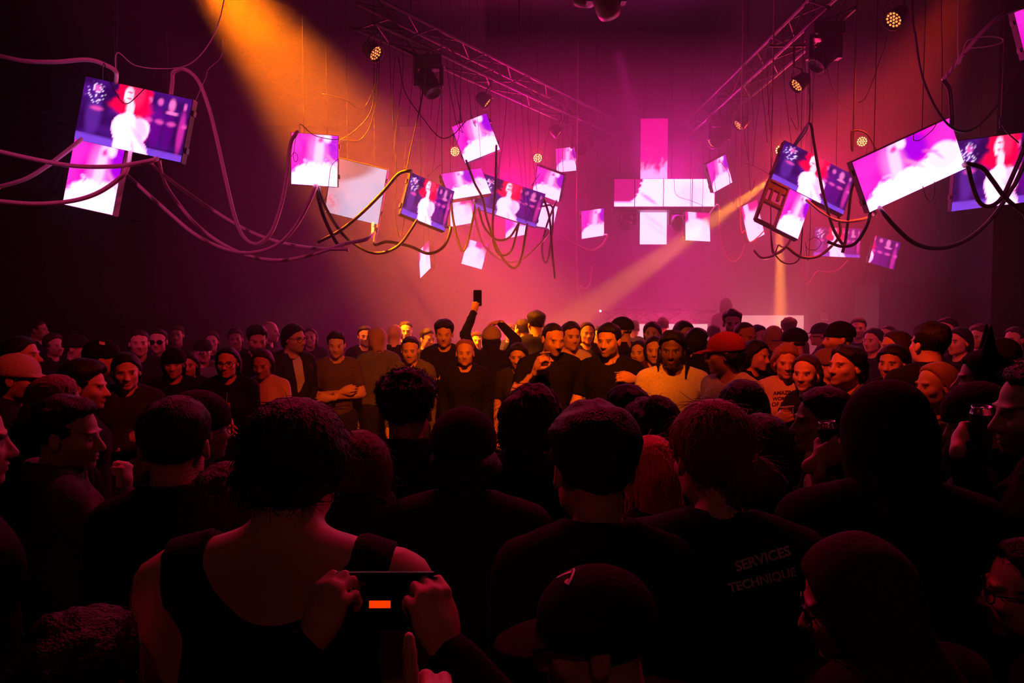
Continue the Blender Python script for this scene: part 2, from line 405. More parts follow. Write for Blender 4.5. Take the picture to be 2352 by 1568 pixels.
def solve_quad(px, w, h):
    """pose (centre, 3x3 with columns right, normal, up) of a w x h rectangle whose corners TL,TR,BR,BL fall on the pixels px"""
    px = np.array(px, float)
    q = np.array([(-w / 2, 0, h / 2), (w / 2, 0, h / 2), (w / 2, 0, -h / 2), (-w / 2, 0, -h / 2)])
    side = (np.linalg.norm(px[0] - px[1]) + np.linalg.norm(px[2] - px[3])) / 2, (np.linalg.norm(px[1] - px[2]) + np.linalg.norm(px[3] - px[0])) / 2
    Y = F * max(w / side[0], h / side[1]) ** 0.0 * max(h / side[1], w / side[0])
    Y = F * min(h / side[1], w / side[0]) if False else Y
    c0 = np.array(at(*px.mean(0), Y))
    d = px[1] - px[0]
    best = None
    for yaw in (-0.5, 0.5, 0.0):
        for pit in (-0.25, 0.25):
            p = np.concatenate([c0, [0, pit, yaw]])
            roll = -math.atan2(d[1], d[0])
            def rot(p):
                return np.array(Matrix.Rotation(p[5], 3, 'Z') @ Matrix.Rotation(p[4], 3, 'X') @ Matrix.Rotation(-roll + p[3], 3, 'Y'))
            def res(p):
                P = q @ rot(p).T + p[:3]
                return np.concatenate([np.array([proj(a) for a in P]).ravel() - px.ravel(), 6 * p[3:] * np.array([0, 1.0, 1.0])])
            lam = 1.0
            r = res(p)
            for it in range(40):
                J = np.array([(res(p + e) - r) / 1e-4 for e in np.eye(6) * 1e-4]).T
                dp = -np.linalg.solve(J.T @ J + lam * np.diag(np.diag(J.T @ J) + 1e-9), J.T @ r)
                rn = res(p + dp)
                if rn @ rn < r @ r: p, r, lam = p + dp, rn, lam * 0.4
                else: lam *= 4
            if best is None or r @ r < best[0]: best = (r @ r, p.copy(), rot(p))
    return best[1][:3], best[2], best[0]

HOUS = mat('screen_housing', (0.012, 0.011, 0.013), 0.5, vary=0.2, scale=20)
STEEL = mat('dark_steel', (0.06, 0.055, 0.06), 0.4, 0.6)
LEDS = emit('led_display', (1, 1, 1), 1.5, attr=True)
LATCH = MB().box((0, 0, 0), (0.02, 0.05, 0.05)).mesh('latch', [STEEL])
SCREENS = {}
def display(name, parent, c, R, w, h, fn, nx, ny, off=0.0, **k):
    u, v = np.meshgrid(np.linspace(0, 1, nx + 1), np.linspace(0, 1, ny + 1), indexing='ij')
    P = np.stack([(u - 0.5) * w, np.full(u.shape, -off), (v - 0.5) * h], -1).reshape(-1, 3)
    i, j = np.meshgrid(np.arange(nx), np.arange(ny), indexing='ij'); i, j = i.ravel(), j.ravel()
    a = i * (ny + 1) + j
    Q = np.stack([a, a + ny + 1, a + ny + 2, a + 1], 1)
    me = mesh_np(name, P, Q, False, [LEDS])
    col = np.concatenate([np.clip(fn(u, v, **k), 0, 4).reshape(-1, 3), np.ones((P.shape[0], 1))], 1).astype(np.float32)
    ca = me.color_attributes.new('Col', 'FLOAT_COLOR', 'POINT'); ca.data.foreach_set('color', col.ravel())
    M = Matrix.Translation(Vector(c)) @ Matrix(R).to_4x4()
    o = link(name, me, parent); o.matrix_local = parent.matrix_basis.inverted() @ M if parent else M
    return o
def screen(key, label, px, w, h, fn, res=30, wires=(0.25, 0.75), group=None, extra=None, **k):
    c, R, e = solve_quad(px, w, h)
    root = thing('hanging_screen', label, 'screen', Vector(c), 0, group)
    M = Matrix(R).to_4x4()
    ny = max(8, int(res * h / w)) if w > h else res
    nx = res if w >= h else max(8, int(res * w / h))
    display('display', root, c, R, w, h, fn, nx, ny, **k)
    b = MB().box((0, 0.045, 0), (w + 0.012, 0.08, h + 0.012))
    hb = b.obj('housing', HOUS, root); hb.matrix_local = M
    for s in (-1, 1):
        for z in (-0.3, 0.3):
            t2 = link('latch', LATCH, root); t2.matrix_local = M @ Matrix.Translation((s * (w / 2 + 0.012), 0.05, z * h))
    for f in wires:
        top = Vector(c) + Matrix(R) @ Vector(((f - 0.5) * w, 0.045, h / 2))
        lo = MB().tube([(0, 0, 0), (0, 0, CEIL - top.z)], 0.004, 5)
        lo.obj('suspension_wire', STEEL, root, loc=top - Vector(c))
    SCREENS[key] = (Vector(c), Matrix(R), w, h, root)
    print('screen', key, np.round(c, 2), 'err', round(float(e), 1))
    return root
def add_panel(key, px_off, w, h, fn, res=24, at_=(0, 0), **k):
    """a second tile bolted to the same rig, in the plane of the first"""
    c, R, W, H, root = SCREENS[key]
    cc = c + R @ Vector((at_[0], 0, at_[1]))
    display('display', root, cc, R, w, h, fn, max(8, int(res * w / max(w, h))), max(8, int(res * h / max(w, h))), **k)
    hb = MB().box((0, 0.045, 0), (w + 0.012, 0.08, h + 0.012)).obj('housing', HOUS, root)
    hb.matrix_local = Matrix.Translation(cc - c) @ R.to_4x4()

HL = 'hanging screen'
screen('A', 'wide tilted screen at far left showing a red-haired figure, square tile below it', [(196, 178), (443, 227), (414, 375), (171, 316)], 1.0, 0.575, c_performer, 72)
add_panel('A', None, 0.47, 0.60, c_portrait, 34, (-0.26, -0.59))
screen('B', 'square magenta screen with white neck image before the amber beam', [(669, 305), (776, 312), (775, 430), (669, 421)], 0.5, 0.55, c_portrait, 36)
screen('C', 'pale blank lilac screen tilted beside the square magenta screen', [(765, 360), (888, 391), (869, 516), (746, 486)], 0.66, 0.66, c_blank, 24)
screen('D', 'small violet screen with red-haired figure beside the blank lilac screen', [(946, 395), (1042, 441), (1022, 529), (920, 491)], 0.56, 0.5, c_performer, 44)
screen('E', 'pale pink screen half hidden behind the two small violet screens', [(1012, 399), (1105, 387), (1128, 443), (1035, 459)], 0.62, 0.42, c_portrait, 28, wide=True)
screen('E2', 'white square screen hanging directly under the pale pink screen', [(1036, 461), (1083, 452), (1087, 511), (1033, 521)], 0.42, 0.5, c_shoulder, 20)
screen('G', 'magenta square screen turned corner-up, highest over the centre', [(1037, 292), (1117, 260), (1148, 343), (1069, 374)], 0.5, 0.51, c_portrait, 36)
screen('H', 'wide violet screen with red-haired figure right of centre-left cluster', [(1112, 399), (1253, 447), (1230, 521), (1090, 478)], 1.0, 0.54, c_performer, 56)
screen('I', 'tilted magenta square screen behind the wide violet one', [(1233, 384), (1295, 400), (1283, 467), (1224, 437)], 0.5, 0.46, c_portrait, 26)
screen('J', 'small upright pink screen near the end of the left truss', [(1277, 342), (1321, 336), (1323, 392), (1279, 396)], 0.42, 0.48, c_portrait, 20)
screen('K', 'small upright magenta screen left of the cross', [(1336, 485), (1387, 478), (1387, 540), (1336, 549)], 0.45, 0.5, c_portrait, 22)
screen('L', 'narrow screen seen nearly edge-on, lowest at left centre', [(963, 574), (984, 555), (989, 612), (965, 642)], 0.42, 0.5, c_shoulder, 18)
screen('M', 'low tilted white screen with a bare shoulder over the crowd', [(1078, 549), (1118, 561), (1109, 619), (1057, 605)], 0.42, 0.46, c_shoulder, 22)
screen('N', 'white screen peeping out below the wide violet screen', [(1160, 500), (1209, 490), (1208, 537), (1162, 549)], 0.45, 0.45, c_portrait, 16)
screen('O', 'white screen behind the right end of the wide violet screen', [(1245, 462), (1280, 474), (1268, 532), (1231, 517)], 0.42, 0.5, c_fabric, 16)
screen('Q', 'tilted upright magenta screen right of the cross', [(1624, 378), (1666, 354), (1682, 419), (1639, 442)], 0.42, 0.5, c_portrait, 24)
screen('R', 'low white screen with bare shoulder under the right arm of the cross', [(1576, 486), (1628, 489), (1633, 555), (1573, 551)], 0.45, 0.5, c_shoulder, 24)
screen('S', 'wide violet screen with red-haired figure, steeply tilted at right', [(1808, 323), (1962, 404), (1940, 493), (1768, 410)], 1.0, 0.55, c_performer, 64)
add_panel('S', None, 0.30, 0.55, c_portrait, 26, (-0.09, -0.56))
screen('T', 'wide bright magenta screen with white neck image, tilted up at right', [(1960, 375), (2179, 268), (2220, 389), (1996, 485)], 1.0, 0.5, c_portrait, 72, wide=True)
screen('U', 'large violet screen with red-haired figure at the right edge', [(2212, 330), (2420, 288), (2420, 462), (2172, 481)], 1.35, 0.96, c_performer, 60)
screen('V', 'magenta screen corner cut by the top right edge', [(2333, 33), (2450, -22), (2482, 92), (2353, 130)], 0.7, 0.55, c_magenta, 16)
screen('W', 'low red and white screen under the big tilted right screens', [(1872, 522), (1978, 524), (1975, 593), (1868, 586)], 0.85, 0.54, c_performer, 44)
screen('X', 'dim violet screen, lowest at far right', [(2011, 541), (2069, 557), (2054, 620), (1995, 602)], 0.5, 0.5, lambda u, v: c_performer(0.62 + 0.38 * u, 0.2 + 0.75 * v), 30)
screen('Y', 'narrow violet and white screen behind the skeleton frame', [(1701, 476), (1739, 458), (1755, 538), (1721, 557)], 0.45, 0.68, c_shoulder, 18)

# the cross: a tall banner of tiles behind a horizontal arm
cr = thing('led_cross', 'cross of bright screens above the stage, tall pink banner and wide white arm', 'screen', at(1502, 410, 12.6))
def upright(px0, py0, px1, py1, Y, fn, nx, ny, parent):
    a, b = at(px0, py0, Y), at(px1, py1, Y)
    w_, h_ = b.x - a.x, a.z - b.z
    c = Vector(((a.x + b.x) / 2, Y, (a.z + b.z) / 2))
    d = display('display', parent, c, Matrix.Identity(3), w_, h_, fn, nx, ny)
    hb = MB().box((0, 0.045, 0), (w_ + 0.01, 0.08, h_ + 0.01)).obj('housing', HOUS, parent, loc=c - parent.location)
    return c, w_, h_
c, w_, h_ = upright(1472, 272, 1531, 561, 12.9, c_banner, 20, 96, cr)
for x in (-0.2, 0.2):
    MB().tube([(x, 0, 0), (x, 0, CEIL - c.z - h_ / 2)], 0.005, 5).obj('suspension_wire', STEEL, cr, loc=c + Vector((0, 0.04, h_ / 2)) - cr.location)
edges = [1410, 1458, 1524, 1590, 1642]
for i in range(4):
    f0, f1 = (edges[i] - 1410) / 232.0, (edges[i + 1] - 1410) / 232.0
    upright(edges[i] + 1.2, 411, edges[i + 1] - 1.2, 474, 12.3, (lambda f0, f1: lambda u, v: c_arm(f0 + (f1 - f0) * u, v))(f0, f1), 20, 20, cr)
a, b = at(1408, 475, 12.3), at(1644, 480, 12.3)
MB().box((0, 0, 0), (b.x - a.x, 0.3, 0.06)).obj('support_bar', STEEL, cr, loc=Vector(((a.x + b.x) / 2, 12.3 + 0.12, b.z + 0.01)) - cr.location)
for q in (1425, 1630):
    a = at(q, 411, 12.4)
    MB().tube([(0, 0, 0), (0, 0, CEIL - a.z)], 0.006, 5).obj('suspension_wire', STEEL, cr, loc=a - cr.location)

# ================================================================ trusses and fixtures
TRZ = 5.2
ALU = mat('truss_metal', (0.022, 0.020, 0.022), 0.5, 0.4)
CANM = mat('lamp_can', (0.015, 0.014, 0.016), 0.5, vary=0.2, scale=30)
def on_plane(px, py, z):
    a = at(px, py, 1.0); return at(px, py, (z - CAMZ) / (a.z - CAMZ))
def frame_to(p, q):
    """matrix that takes +Z onto q - p, at p"""
    d = Vector(q) - Vector(p)
    return Matrix.Translation(Vector(p)) @ d.to_track_quat('Z', 'Y').to_matrix().to_4x4()
UNIT_BAR = MB().tube([(0, 0, 0), (0, 0, 1)], 1.0, 7).mesh('bar', [ALU], True)
def bar(name, p, q, r, parent):
    o = link(name, UNIT_BAR, parent)
    L = (Vector(q) - Vector(p)).length
    o.matrix_local = frame_to(p, q) @ Matrix.Diagonal((r, r, L, 1))
    return o
def truss(p, q, label, s=0.29, step=0.5):
    root = thing('lighting_truss', label, 'truss', p)
    d = (q - p); L = d.length; M = d.to_track_quat('Z', 'Y').to_matrix()
    cs = [(-s / 2, -s / 2), (s / 2, -s / 2), (s / 2, s / 2), (-s / 2, s / 2)]
    P = lambda k, t: M @ Vector((cs[k % 4][0], cs[k % 4][1], t))
    for k in range(4): bar('chord', P(k, 0), P(k, L), 0.025, root)
    n = int(L / step)
    for k in range(4):
        for i in range(n):
            a, b = (k, k + 1) if i % 2 == 0 else (k + 1, k)
            bar('brace', P(a, i * L / n), P(b, (i + 1) * L / n), 0.011, root)
    for t in (0.12, 0.5, 0.9):
        top = M @ Vector((0, 0, t * L))
        bar('suspension_chain', top + Vector((0, 0, s / 2)), Vector((top.x, top.y, CEIL - p.z)), 0.008, root)
    return root
TL0, TL1 = on_plane(840, 30, TRZ), on_plane(1404, 300, TRZ)
TR0, TR1 = on_plane(1935, -15, TRZ), on_plane(1592, 300, TRZ)
truss(TL0, TL1, 'long box truss with lamps running up from the left, high over the crowd')
truss(TR0, TR1, 'long box truss with lamps running back from the right, high over the crowd')
def on_truss(px, py, A, B):
    """depth at which the pixel's ray crosses the vertical plane through the truss"""
    r = at(px, py, 1.0); d = B - A
    t = (A.x * d.y - A.y * d.x) / (r.x * d.y - d.x)
    return at(px, py, t)

LEDM = emit('lamp_led', (1.0, 0.22, 0.05), 2.2)
LEDB = emit('lamp_led_facing', (1.0, 0.50, 0.12), 6.0)
def par_meshes():
    can = MB().lathe([(0.0, -0.16), (0.06, -0.16), (0.085, -0.12), (0.1, -0.02), (0.104, 0.03), (0.096, 0.03), (0.09, 0.0), (0.0, 0.0)], 18).mesh('can', [CANM], True)
    yoke = MB().tube([(-0.115, 0, -0.05), (-0.12, 0.12, -0.08), (0, 0.19, -0.1), (0.12, 0.12, -0.08), (0.115, 0, -0.05)], 0.01, 6).mesh('yoke', [CANM], True)
    def leds(m):
        b = MB()
        for rr, k in ((0, 1), (0.034, 6), (0.068, 12)):
            for i in range(k):
                a = 2 * math.pi * i / k
                M = Matrix.Translation((rr * math.cos(a), rr * math.sin(a), 0.0))
                b.lathe([(0.0115, 0.0), (0.011, 0.005), (0.0, 0.008)], 8, M)
        return b.mesh('led_cluster', [m], True)
    return can, yoke, leds(LEDM), leds(LEDB)
PAR = par_meshes()
def par(px, py, pos, aim, label, bright=False, hang=True):
    root = thing('par_lamp', label, 'lamp', pos, 0, 'round LED lamps')
    d = (Vector(aim) - pos).normalized()
    M = d.to_track_quat('Z', 'Y').to_matrix().to_4x4()
    for nm, me in (('can', PAR[0]), ('yoke', PAR[1]), ('led_cluster', PAR[3] if bright else PAR[2])):
        o = link(nm, me, root); o.matrix_local = M
        if nm == 'led_cluster': o['kind'] = 'stuff'
    y = M @ Vector((0, 0.19, -0.1))
    top = TRZ - 0.14 if hang else CEIL
    bar('drop_pipe', y, Vector((y.x, y.y, top - pos.z)), 0.012, root)
    if hang: bar('clamp_bar', Vector((y.x - 0.3, y.y, top - pos.z)), Vector((y.x + 0.3, y.y, top - pos.z)), 0.016, root)
    return root
CEN = Vector((0.7, 7.2, 1.0))
for i, (x, y) in enumerate([(862, 122), (1118, 235), (1283, 305), (1357, 341)]):
    par(x, y, on_truss(x, y, TL0, TL1), on_truss(x, y, TL0, TL1) + Vector((1.0, (-0.45, -0.05, -0.1, -0.1)[i], -0.85)), ['glowing round lamp nearest the camera on the left truss', 'second lamp along the left truss, seen side-on', 'third lamp along the left truss, above the small pink screen', 'farthest lamp on the left truss'][i])
for i, (x, y) in enumerate([(2053, 45), (1831, 195), (1697, 287), (1635, 328)]):
    p_ = on_truss(x, y, TR0, TR1) if i else Vector(on_truss(x, y, TR0 + Vector((0.4, 0, 0)), TR1 + Vector((0.4, 0, 0))))
    par(x, y, p_, p_ + Vector((-1.0, (-0.35, -0.1, -0.15, -0.2)[i], -0.85)), ['orange round lamp beside the right truss near the top edge', 'second lamp along the right truss, seen side-on', 'third lamp along the right truss', 'farthest lamp on the right truss'][i], hang=bool(i))
for x, y, Y, l in ((1045, 348, 12.6, 'bright round lamp facing out beside the corner-up magenta screen'), (1235, 363, 12.8, 'bright round lamp facing out over the tilted magenta screen'),
                   (1793, 345, 11.5, 'bright round lamp half hidden by the steep violet screen'), (1980, 325, 12.2, 'bright round lamp beside the wide bright magenta screen')):
    par(x, y, at(x, y, Y), Vector((0.3, 0, 2.0)), l, True, False)

def moving_head(pos, aim, label, top, k=1.0):
    root = thing('moving_head_lamp', label, 'lamp', pos, 0, 'moving head lamps')
    MB().box((0, 0, 0.26 * k), (0.34 * k, 0.26 * k, 0.13 * k)).obj('base', CANM, root)
    y = MB()
    for s in (-1, 1): y.box((s * 0.16 * k, 0, 0.09 * k), (0.05 * k, 0.1 * k, 0.26 * k))
    y.box((0, 0, 0.19 * k), (0.32 * k, 0.1 * k, 0.04 * k))
    y.obj('yoke', CANM, root)
    M = (Vector(aim) - pos).normalized().to_track_quat('Z', 'Y').to_matrix().to_4x4()
    h = MB().lathe([(0, -0.18 * k), (0.1 * k, -0.17 * k), (0.125 * k, -0.08 * k), (0.12 * k, 0.1 * k), (0.105 * k, 0.16 * k), (0.095 * k, 0.16 * k), (0.09 * k, 0.13 * k), (0, 0.13 * k)], 18)
    o = h.obj('head', CANM, root, smooth=True); o.matrix_local = M
    bar('clamp', Vector((0, 0, 0.32 * k)), Vector((0, 0, top - pos.z)), 0.02, root)
    return root
for (x, y, A, B, l) in ((985, 128, TL0, TL1, 'dark moving lamp on the left truss between its first two round lamps'), (1335, 290, TL0, TL1, 'dark moving lamp near the far end of the left truss'),
                        (1893, 92, TR0, TR1, 'dark moving lamp at the near end of the right truss'), (1652, 268, TR0, TR1, 'dark moving lamp near the far end of the right truss')):
    p_ = on_truss(x, y, A, B); p_.z = min(p_.z, TRZ - 0.5)
    moving_head(p_, CEN, l, TRZ - 0.1)
moving_head(at(1392, -2, 7.2), at(1470, 330, 8.6), 'dark lamp hanging from the ceiling at top centre casting a magenta beam', CEIL, 1.1)
moving_head(at(1345, -30, 7.4), at(1300, 330, 8.6), 'dark lamp hanging from the ceiling beside the magenta beam', CEIL, 1.1)
moving_head(at(1440, 512, 12.42), at(1300, 900, 8.0), 'dark moving lamp under the left arm of the cross', at(1440, 481, 12.42).z, 0.9)
moving_head(at(1556, 512, 12.42), at(1600, 900, 8.0), 'dark moving lamp under the right arm of the cross', at(1556, 481, 12.42).z, 0.9)

# added flood cans, unseen behind the cross and screens and on stands by the stage
def added_flood_lamp(p, aim, label, stand):
    d = (Vector(aim) - Vector(p)).normalized(); pos = Vector(p) - d * 0.22
    root = thing('added_flood_lamp', label, 'lamp', pos, 0, 'added flood lamps in the fog')
    M = d.to_track_quat('Z', 'Y').to_matrix().to_4x4()
    for nm, me in (('can', PAR[0]), ('yoke', PAR[1])):
        o = link(nm, me, root); o.matrix_local = M
    bar('stand_pole', Vector((0, 0, -0.1)), Vector((0, 0, -pos.z)), 0.015, root) if stand else bar('drop_pipe', Vector((0, 0, 0.1)), Vector((0, 0, CEIL - pos.z)), 0.012, root)
for k_, (nm_, src_, aim_, *_r) in enumerate([b_ for b_ in BEAMS if b_[0] in ('added_magenta_flood', 'added_rose_flood')]):
    added_flood_lamp(src_, aim_, ['added magenta flood lamp hidden behind the cross', 'added magenta flood lamp hidden behind the centre screens', 'added magenta flood lamp hidden behind the steep right screen', 'added flood lamp on a stand before the booth', 'added flood lamp on a stand near the pillar', 'added flood lamp on a stand behind the crowd at centre'][k_], nm_ == 'added_rose_flood')

# skeleton frame with its tile removed, bolted to the steep violet screen at right
sc_, sr_, sw_, sh_, _ = SCREENS['S']
sk = thing('screen_frame', 'empty black screen frame with torn holes beside the steep violet screen', 'frame', sc_ + sr_ @ Vector((-0.375, 0.03, -0.56)))
fm = MB(); w2, h2 = 0.26, 0.55
for s in (-1, 1):
    fm.box((s * w2 / 2, 0, 0), (0.03, 0.06, h2)); fm.box((0, 0, s * h2 / 2), (w2, 0.06, 0.03))
fm.box((0, 0, 0.0), (w2, 0.05, 0.035)); fm.box((0.0, 0.0, h2 * 0.4), (w2, 0.04, 0.09)); fm.box((0.05, 0.0, 0.17), (0.03, 0.04, 0.2)); fm.box((-0.05, 0, 0.14), (0.022, 0.04, 0.25))
o = fm.obj('frame_bars', HOUS, sk); o.matrix_local = sr_.to_4x4()

# ================================================================ cables
HOSE = mat('hose_rubber', (0.72, 0.52, 0.6), 0.35, vary=0.15, scale=60)
DARKC = mat('cable_black', (0.012, 0.010, 0.012), 0.5)
PALEC = mat('cable_pale', (0.55, 0.45, 0.5), 0.4)
def ends(p, px):
    """how a cable's end is made fast: to the ceiling when it leaves the picture, else to the nearest screen"""
    if px[0] < 0 or px[0] > 2352 or px[1] < 0:
        return [Vector((p.x * 1.15, p.y, (p.z + CEIL) / 2)), Vector((p.x * 1.2, p.y, CEIL - 0.005))] if px[1] >= 0 else [Vector((p.x, p.y, CEIL - 0.005))]
    best = None
    for c, R, w_, h_, root in SCREENS.values():
        for i in range(-30, 31):
            pp = at(px[0], px[1], p.y + i * 0.05)
            q = R.transposed() @ (pp - c)
            k = Vector((max(-w_ / 2, min(w_ / 2, q.x)), max(0.012, min(0.085, q.y)), max(-h_ / 2, min(h_ / 2, q.z))))
            d = (k - q).length + 0.08 * abs(i) * 0.05
            if best is None or d < best[0]: best = (d, c + R @ k)
    return [best[1]] if best[0] < 0.32 else []
def cable(pts, Y, r, label, m=DARKC, name='cable', group=None, per=7, attach=True):
    """pts: pixels (or pixels with their own depth); r: radius in metres"""
    P = [at(p[0], p[1], p[2] if len(p) > 2 else Y) for p in pts]
    if attach:
        e0, e1 = ends(P[0], pts[0]), ends(P[-1], pts[-1])
        if not e0 and not e1: e0 = [Vector((P[0].x, P[0].y, CEIL - 0.005))]
        P = e0[::-1] + P + e1
    S = spline(P, per)
    o = MB().add(*tube_np(S - S[0], r, 7 if r > 0.008 else 5)).obj(name, m, smooth=True, loc=S[0])
    tag(o, label, 'cable', group); return o
H = [
 ([(-40, 118), (0, 128), (60, 140), (130, 142), (200, 137), (240, 148), (266, 165)], 6.1, 'pale hose waving in from the top left edge to the wide left screen'),
 ([(-40, 436), (0, 428), (60, 410), (110, 380), (150, 350), (185, 322)], 6.25, 'bright pink hose rising to the lower left screen tile'),
 ([(-40, 338), (0, 348), (80, 366), (170, 381), (260, 382), (320, 374), (358, 366)], 5.7, 'hose crossing in front of the lower left tile near its top'),
 ([(-40, 456), (0, 462), (80, 468), (160, 462), (220, 445), (268, 415), (292, 388)], 5.7, 'hose crossing in front of the lower left tile near its foot'),
 ([(285, 392), (320, 428), (380, 482), (450, 540), (520, 573), (580, 580), (640, 560), (685, 510), (722, 436)], 6.6, 'hose sagging from the wide left screen up to the square magenta screen'),
 ([(366, 370), (374, 410), (400, 455), (450, 515), (510, 560), (580, 590), (650, 597), (720, 584), (790, 560), (850, 545)], 6.9, 'lowest hose sagging between the left screen and the centre'),
 ([(350, 378), (400, 420), (470, 470), (560, 525), (640, 556), (720, 570), (800, 572)], 6.9, 'hose running straight down right from the wide left screen'),
 ([(396, 186), (398, 166), (425, 160), (455, 186), (480, 250), (500, 330), (520, 420), (540, 500), (560, 545), (590, 560), (622, 535), (646, 470), (660, 395), (668, 330), (682, 305)], 6.6, 'long hose looping from above the left screen to the square magenta one'),
 ([(942, 392), (915, 400), (880, 440), (830, 490), (780, 530), (730, 556)], 7.4, 'dark hose slanting down left from the small violet screen'),
 ([(735, 445), (755, 490), (790, 540), (840, 575), (880, 580), (920, 560), (955, 510)], 7.6, 'dark hose sagging under the blank lilac screen'),
 ([(728, 440), (745, 500), (775, 560), (800, 575)], 7.2, 'short hose hanging from the foot of the square magenta screen'),
 ([(860, 560), (890, 555), (940, 565), (985, 582), (1020, 565), (1035, 525)], 7.9, 'dark hose swinging below the small violet screen'),
 ([(1036, 460), (1042, 510), (1056, 565), (1066, 575), (1078, 540), (1090, 480)], 9.0, 'narrow loop of dark hose left of the wide violet screen'),
 ([(1072, 372), (1090, 420), (1108, 455), (1118, 500), (1138, 560), (1160, 600), (1182, 615), (1198, 590), (1210, 520)], 9.3, 'long dark hose hanging from the corner-up screen into a deep loop'),
 ([(1140, 340), (1138, 420), (1132, 510), (1135, 560), (1150, 585), (1175, 575), (1190, 520)], 9.3, 'thick straight dark hose in front of the wide violet screen'),
 ([(1100, 480), (1112, 520), (1140, 550), (1170, 545), (1190, 515)], 9.4, 'shallow dark loop under the wide violet screen'),
 ([(1250, 460), (1262, 500), (1268, 570), (1275, 640)], 9.6, 'dark hose falling straight from the right end of the wide violet screen'),
 ([(1274, 470), (1255, 520), (1245, 570), (1252, 603), (1262, 580), (1270, 480)], 10.5, 'crossed dark hose under the tilted magenta square'),
 ([(1090, 490), (1110, 560), (1150, 595), (1190, 600), (1230, 570), (1260, 530)], 10.2, 'pale hose arcing through the haze under the wide violet screen'),
 ([(1290, 540), (1330, 565), (1360, 575), (1385, 560), (1395, 540)], 11.5, 'pale hose sagging under the small magenta screen left of the cross'),
 ([(1325, 620), (1335, 655), (1346, 663), (1356, 645), (1360, 610)], 11.5, 'small pale hose loop low over the crowd'),
 ([(1650, 470), (1652, 530), (1662, 575), (1680, 600), (1700, 590), (1712, 560)], 10.5, 'pale thin hose loop right of the low white screen'),
 ([(1700, 480), (1712, 530), (1722, 556), (1740, 545), (1755, 530)], 9.9, 'pale hose across the narrow violet and white screen'),
 ([(1858, 285), (1868, 320), (1880, 390), (1892, 450), (1912, 520), (1935, 560), (1950, 566)], 8.0, 'dark hose draped down the front of the steep violet screen'),
 ([(1965, 408), (1955, 440), (1948, 500), (1942, 550), (1935, 580)], 8.0, 'dark hose hanging at the right end of the steep violet screen'),
 ([(1855, 462), (1890, 490), (1930, 508), (1975, 505), (2008, 492)], 8.0, 'pale-edged hose slung between the two big tilted right screens'),
 ([(2000, 482), (1990, 520), (1965, 558), (1935, 566), (1900, 555)], 7.6, 'dark hose curling under the wide bright magenta screen'),
 ([(1805, 565), (1840, 590), (1880, 588), (1915, 560), (1930, 535)], 8.4, 'thick dark hose sagging below the steep violet screen'),
 ([(1770, 520), (1790, 562), (1800, 568)], 8.6, 'short pale hose tail below the lower right tile'),
 ([(1730, 575), (1750, 592), (1780, 585), (1810, 560), (1835, 500), (1848, 460)], 8.8, 'pale hose loop under the torn empty frame'),
 ([(1770, 530), (1778, 580), (1805, 605), (1835, 595), (1842, 540), (1844, 480)], 8.7, 'black loop of cable below the lower right tile'),
 ([(1845, 600), (1880, 622), (1920, 622), (1948, 598)], 10.5, 'pale thin hose under the red and white screen'),
 ([(2222, 380), (2232, 420), (2248, 462), (2272, 474), (2300, 455), (2325, 405), (2352, 340), (2370, 290)], 6.0, 'thick dark hose looping before the violet screen at the right edge'),
 ([(2222, 376), (2255, 385), (2280, 415), (2310, 455), (2352, 488), (2390, 505)], 5.9, 'thick dark hose crossing down to the right edge'),
 ([(2028, 488), (2060, 525), (2100, 558), (2150, 570), (2210, 556), (2270, 510), (2320, 440), (2360, 360)], 6.1, 'long thick hose sagging under the two big right screens'),
 ([(2380, 8), (2352, 16), (2305, 32), (2255, 75), (2205, 135), (2166, 184)], 6.4, 'broad hose arching in from the top right edge'),
 ([(2166, 184), (2180, 205), (2184, 240), (2186, 285)], 6.4, 'short dark hose falling onto the wide bright magenta screen'),
]
for i, (p, Y, l) in enumerate(H):
    mm = HOSE if (l.startswith(('pale', 'bright', 'hose', 'lowest', 'long hose', 'broad', 'small pale', 'short pale')) or 'pale' in l) else DARKC
    r = 0.019 if Y < 7.5 else (0.018 if Y < 9 else 0.016)
    if 'thin' in l or 'tail' in l or 'narrow violet' in l or 'loop of cable' in l or 'small pale' in l: r = 0.009
    cable(p, Y, r, l, mm, 'hose')
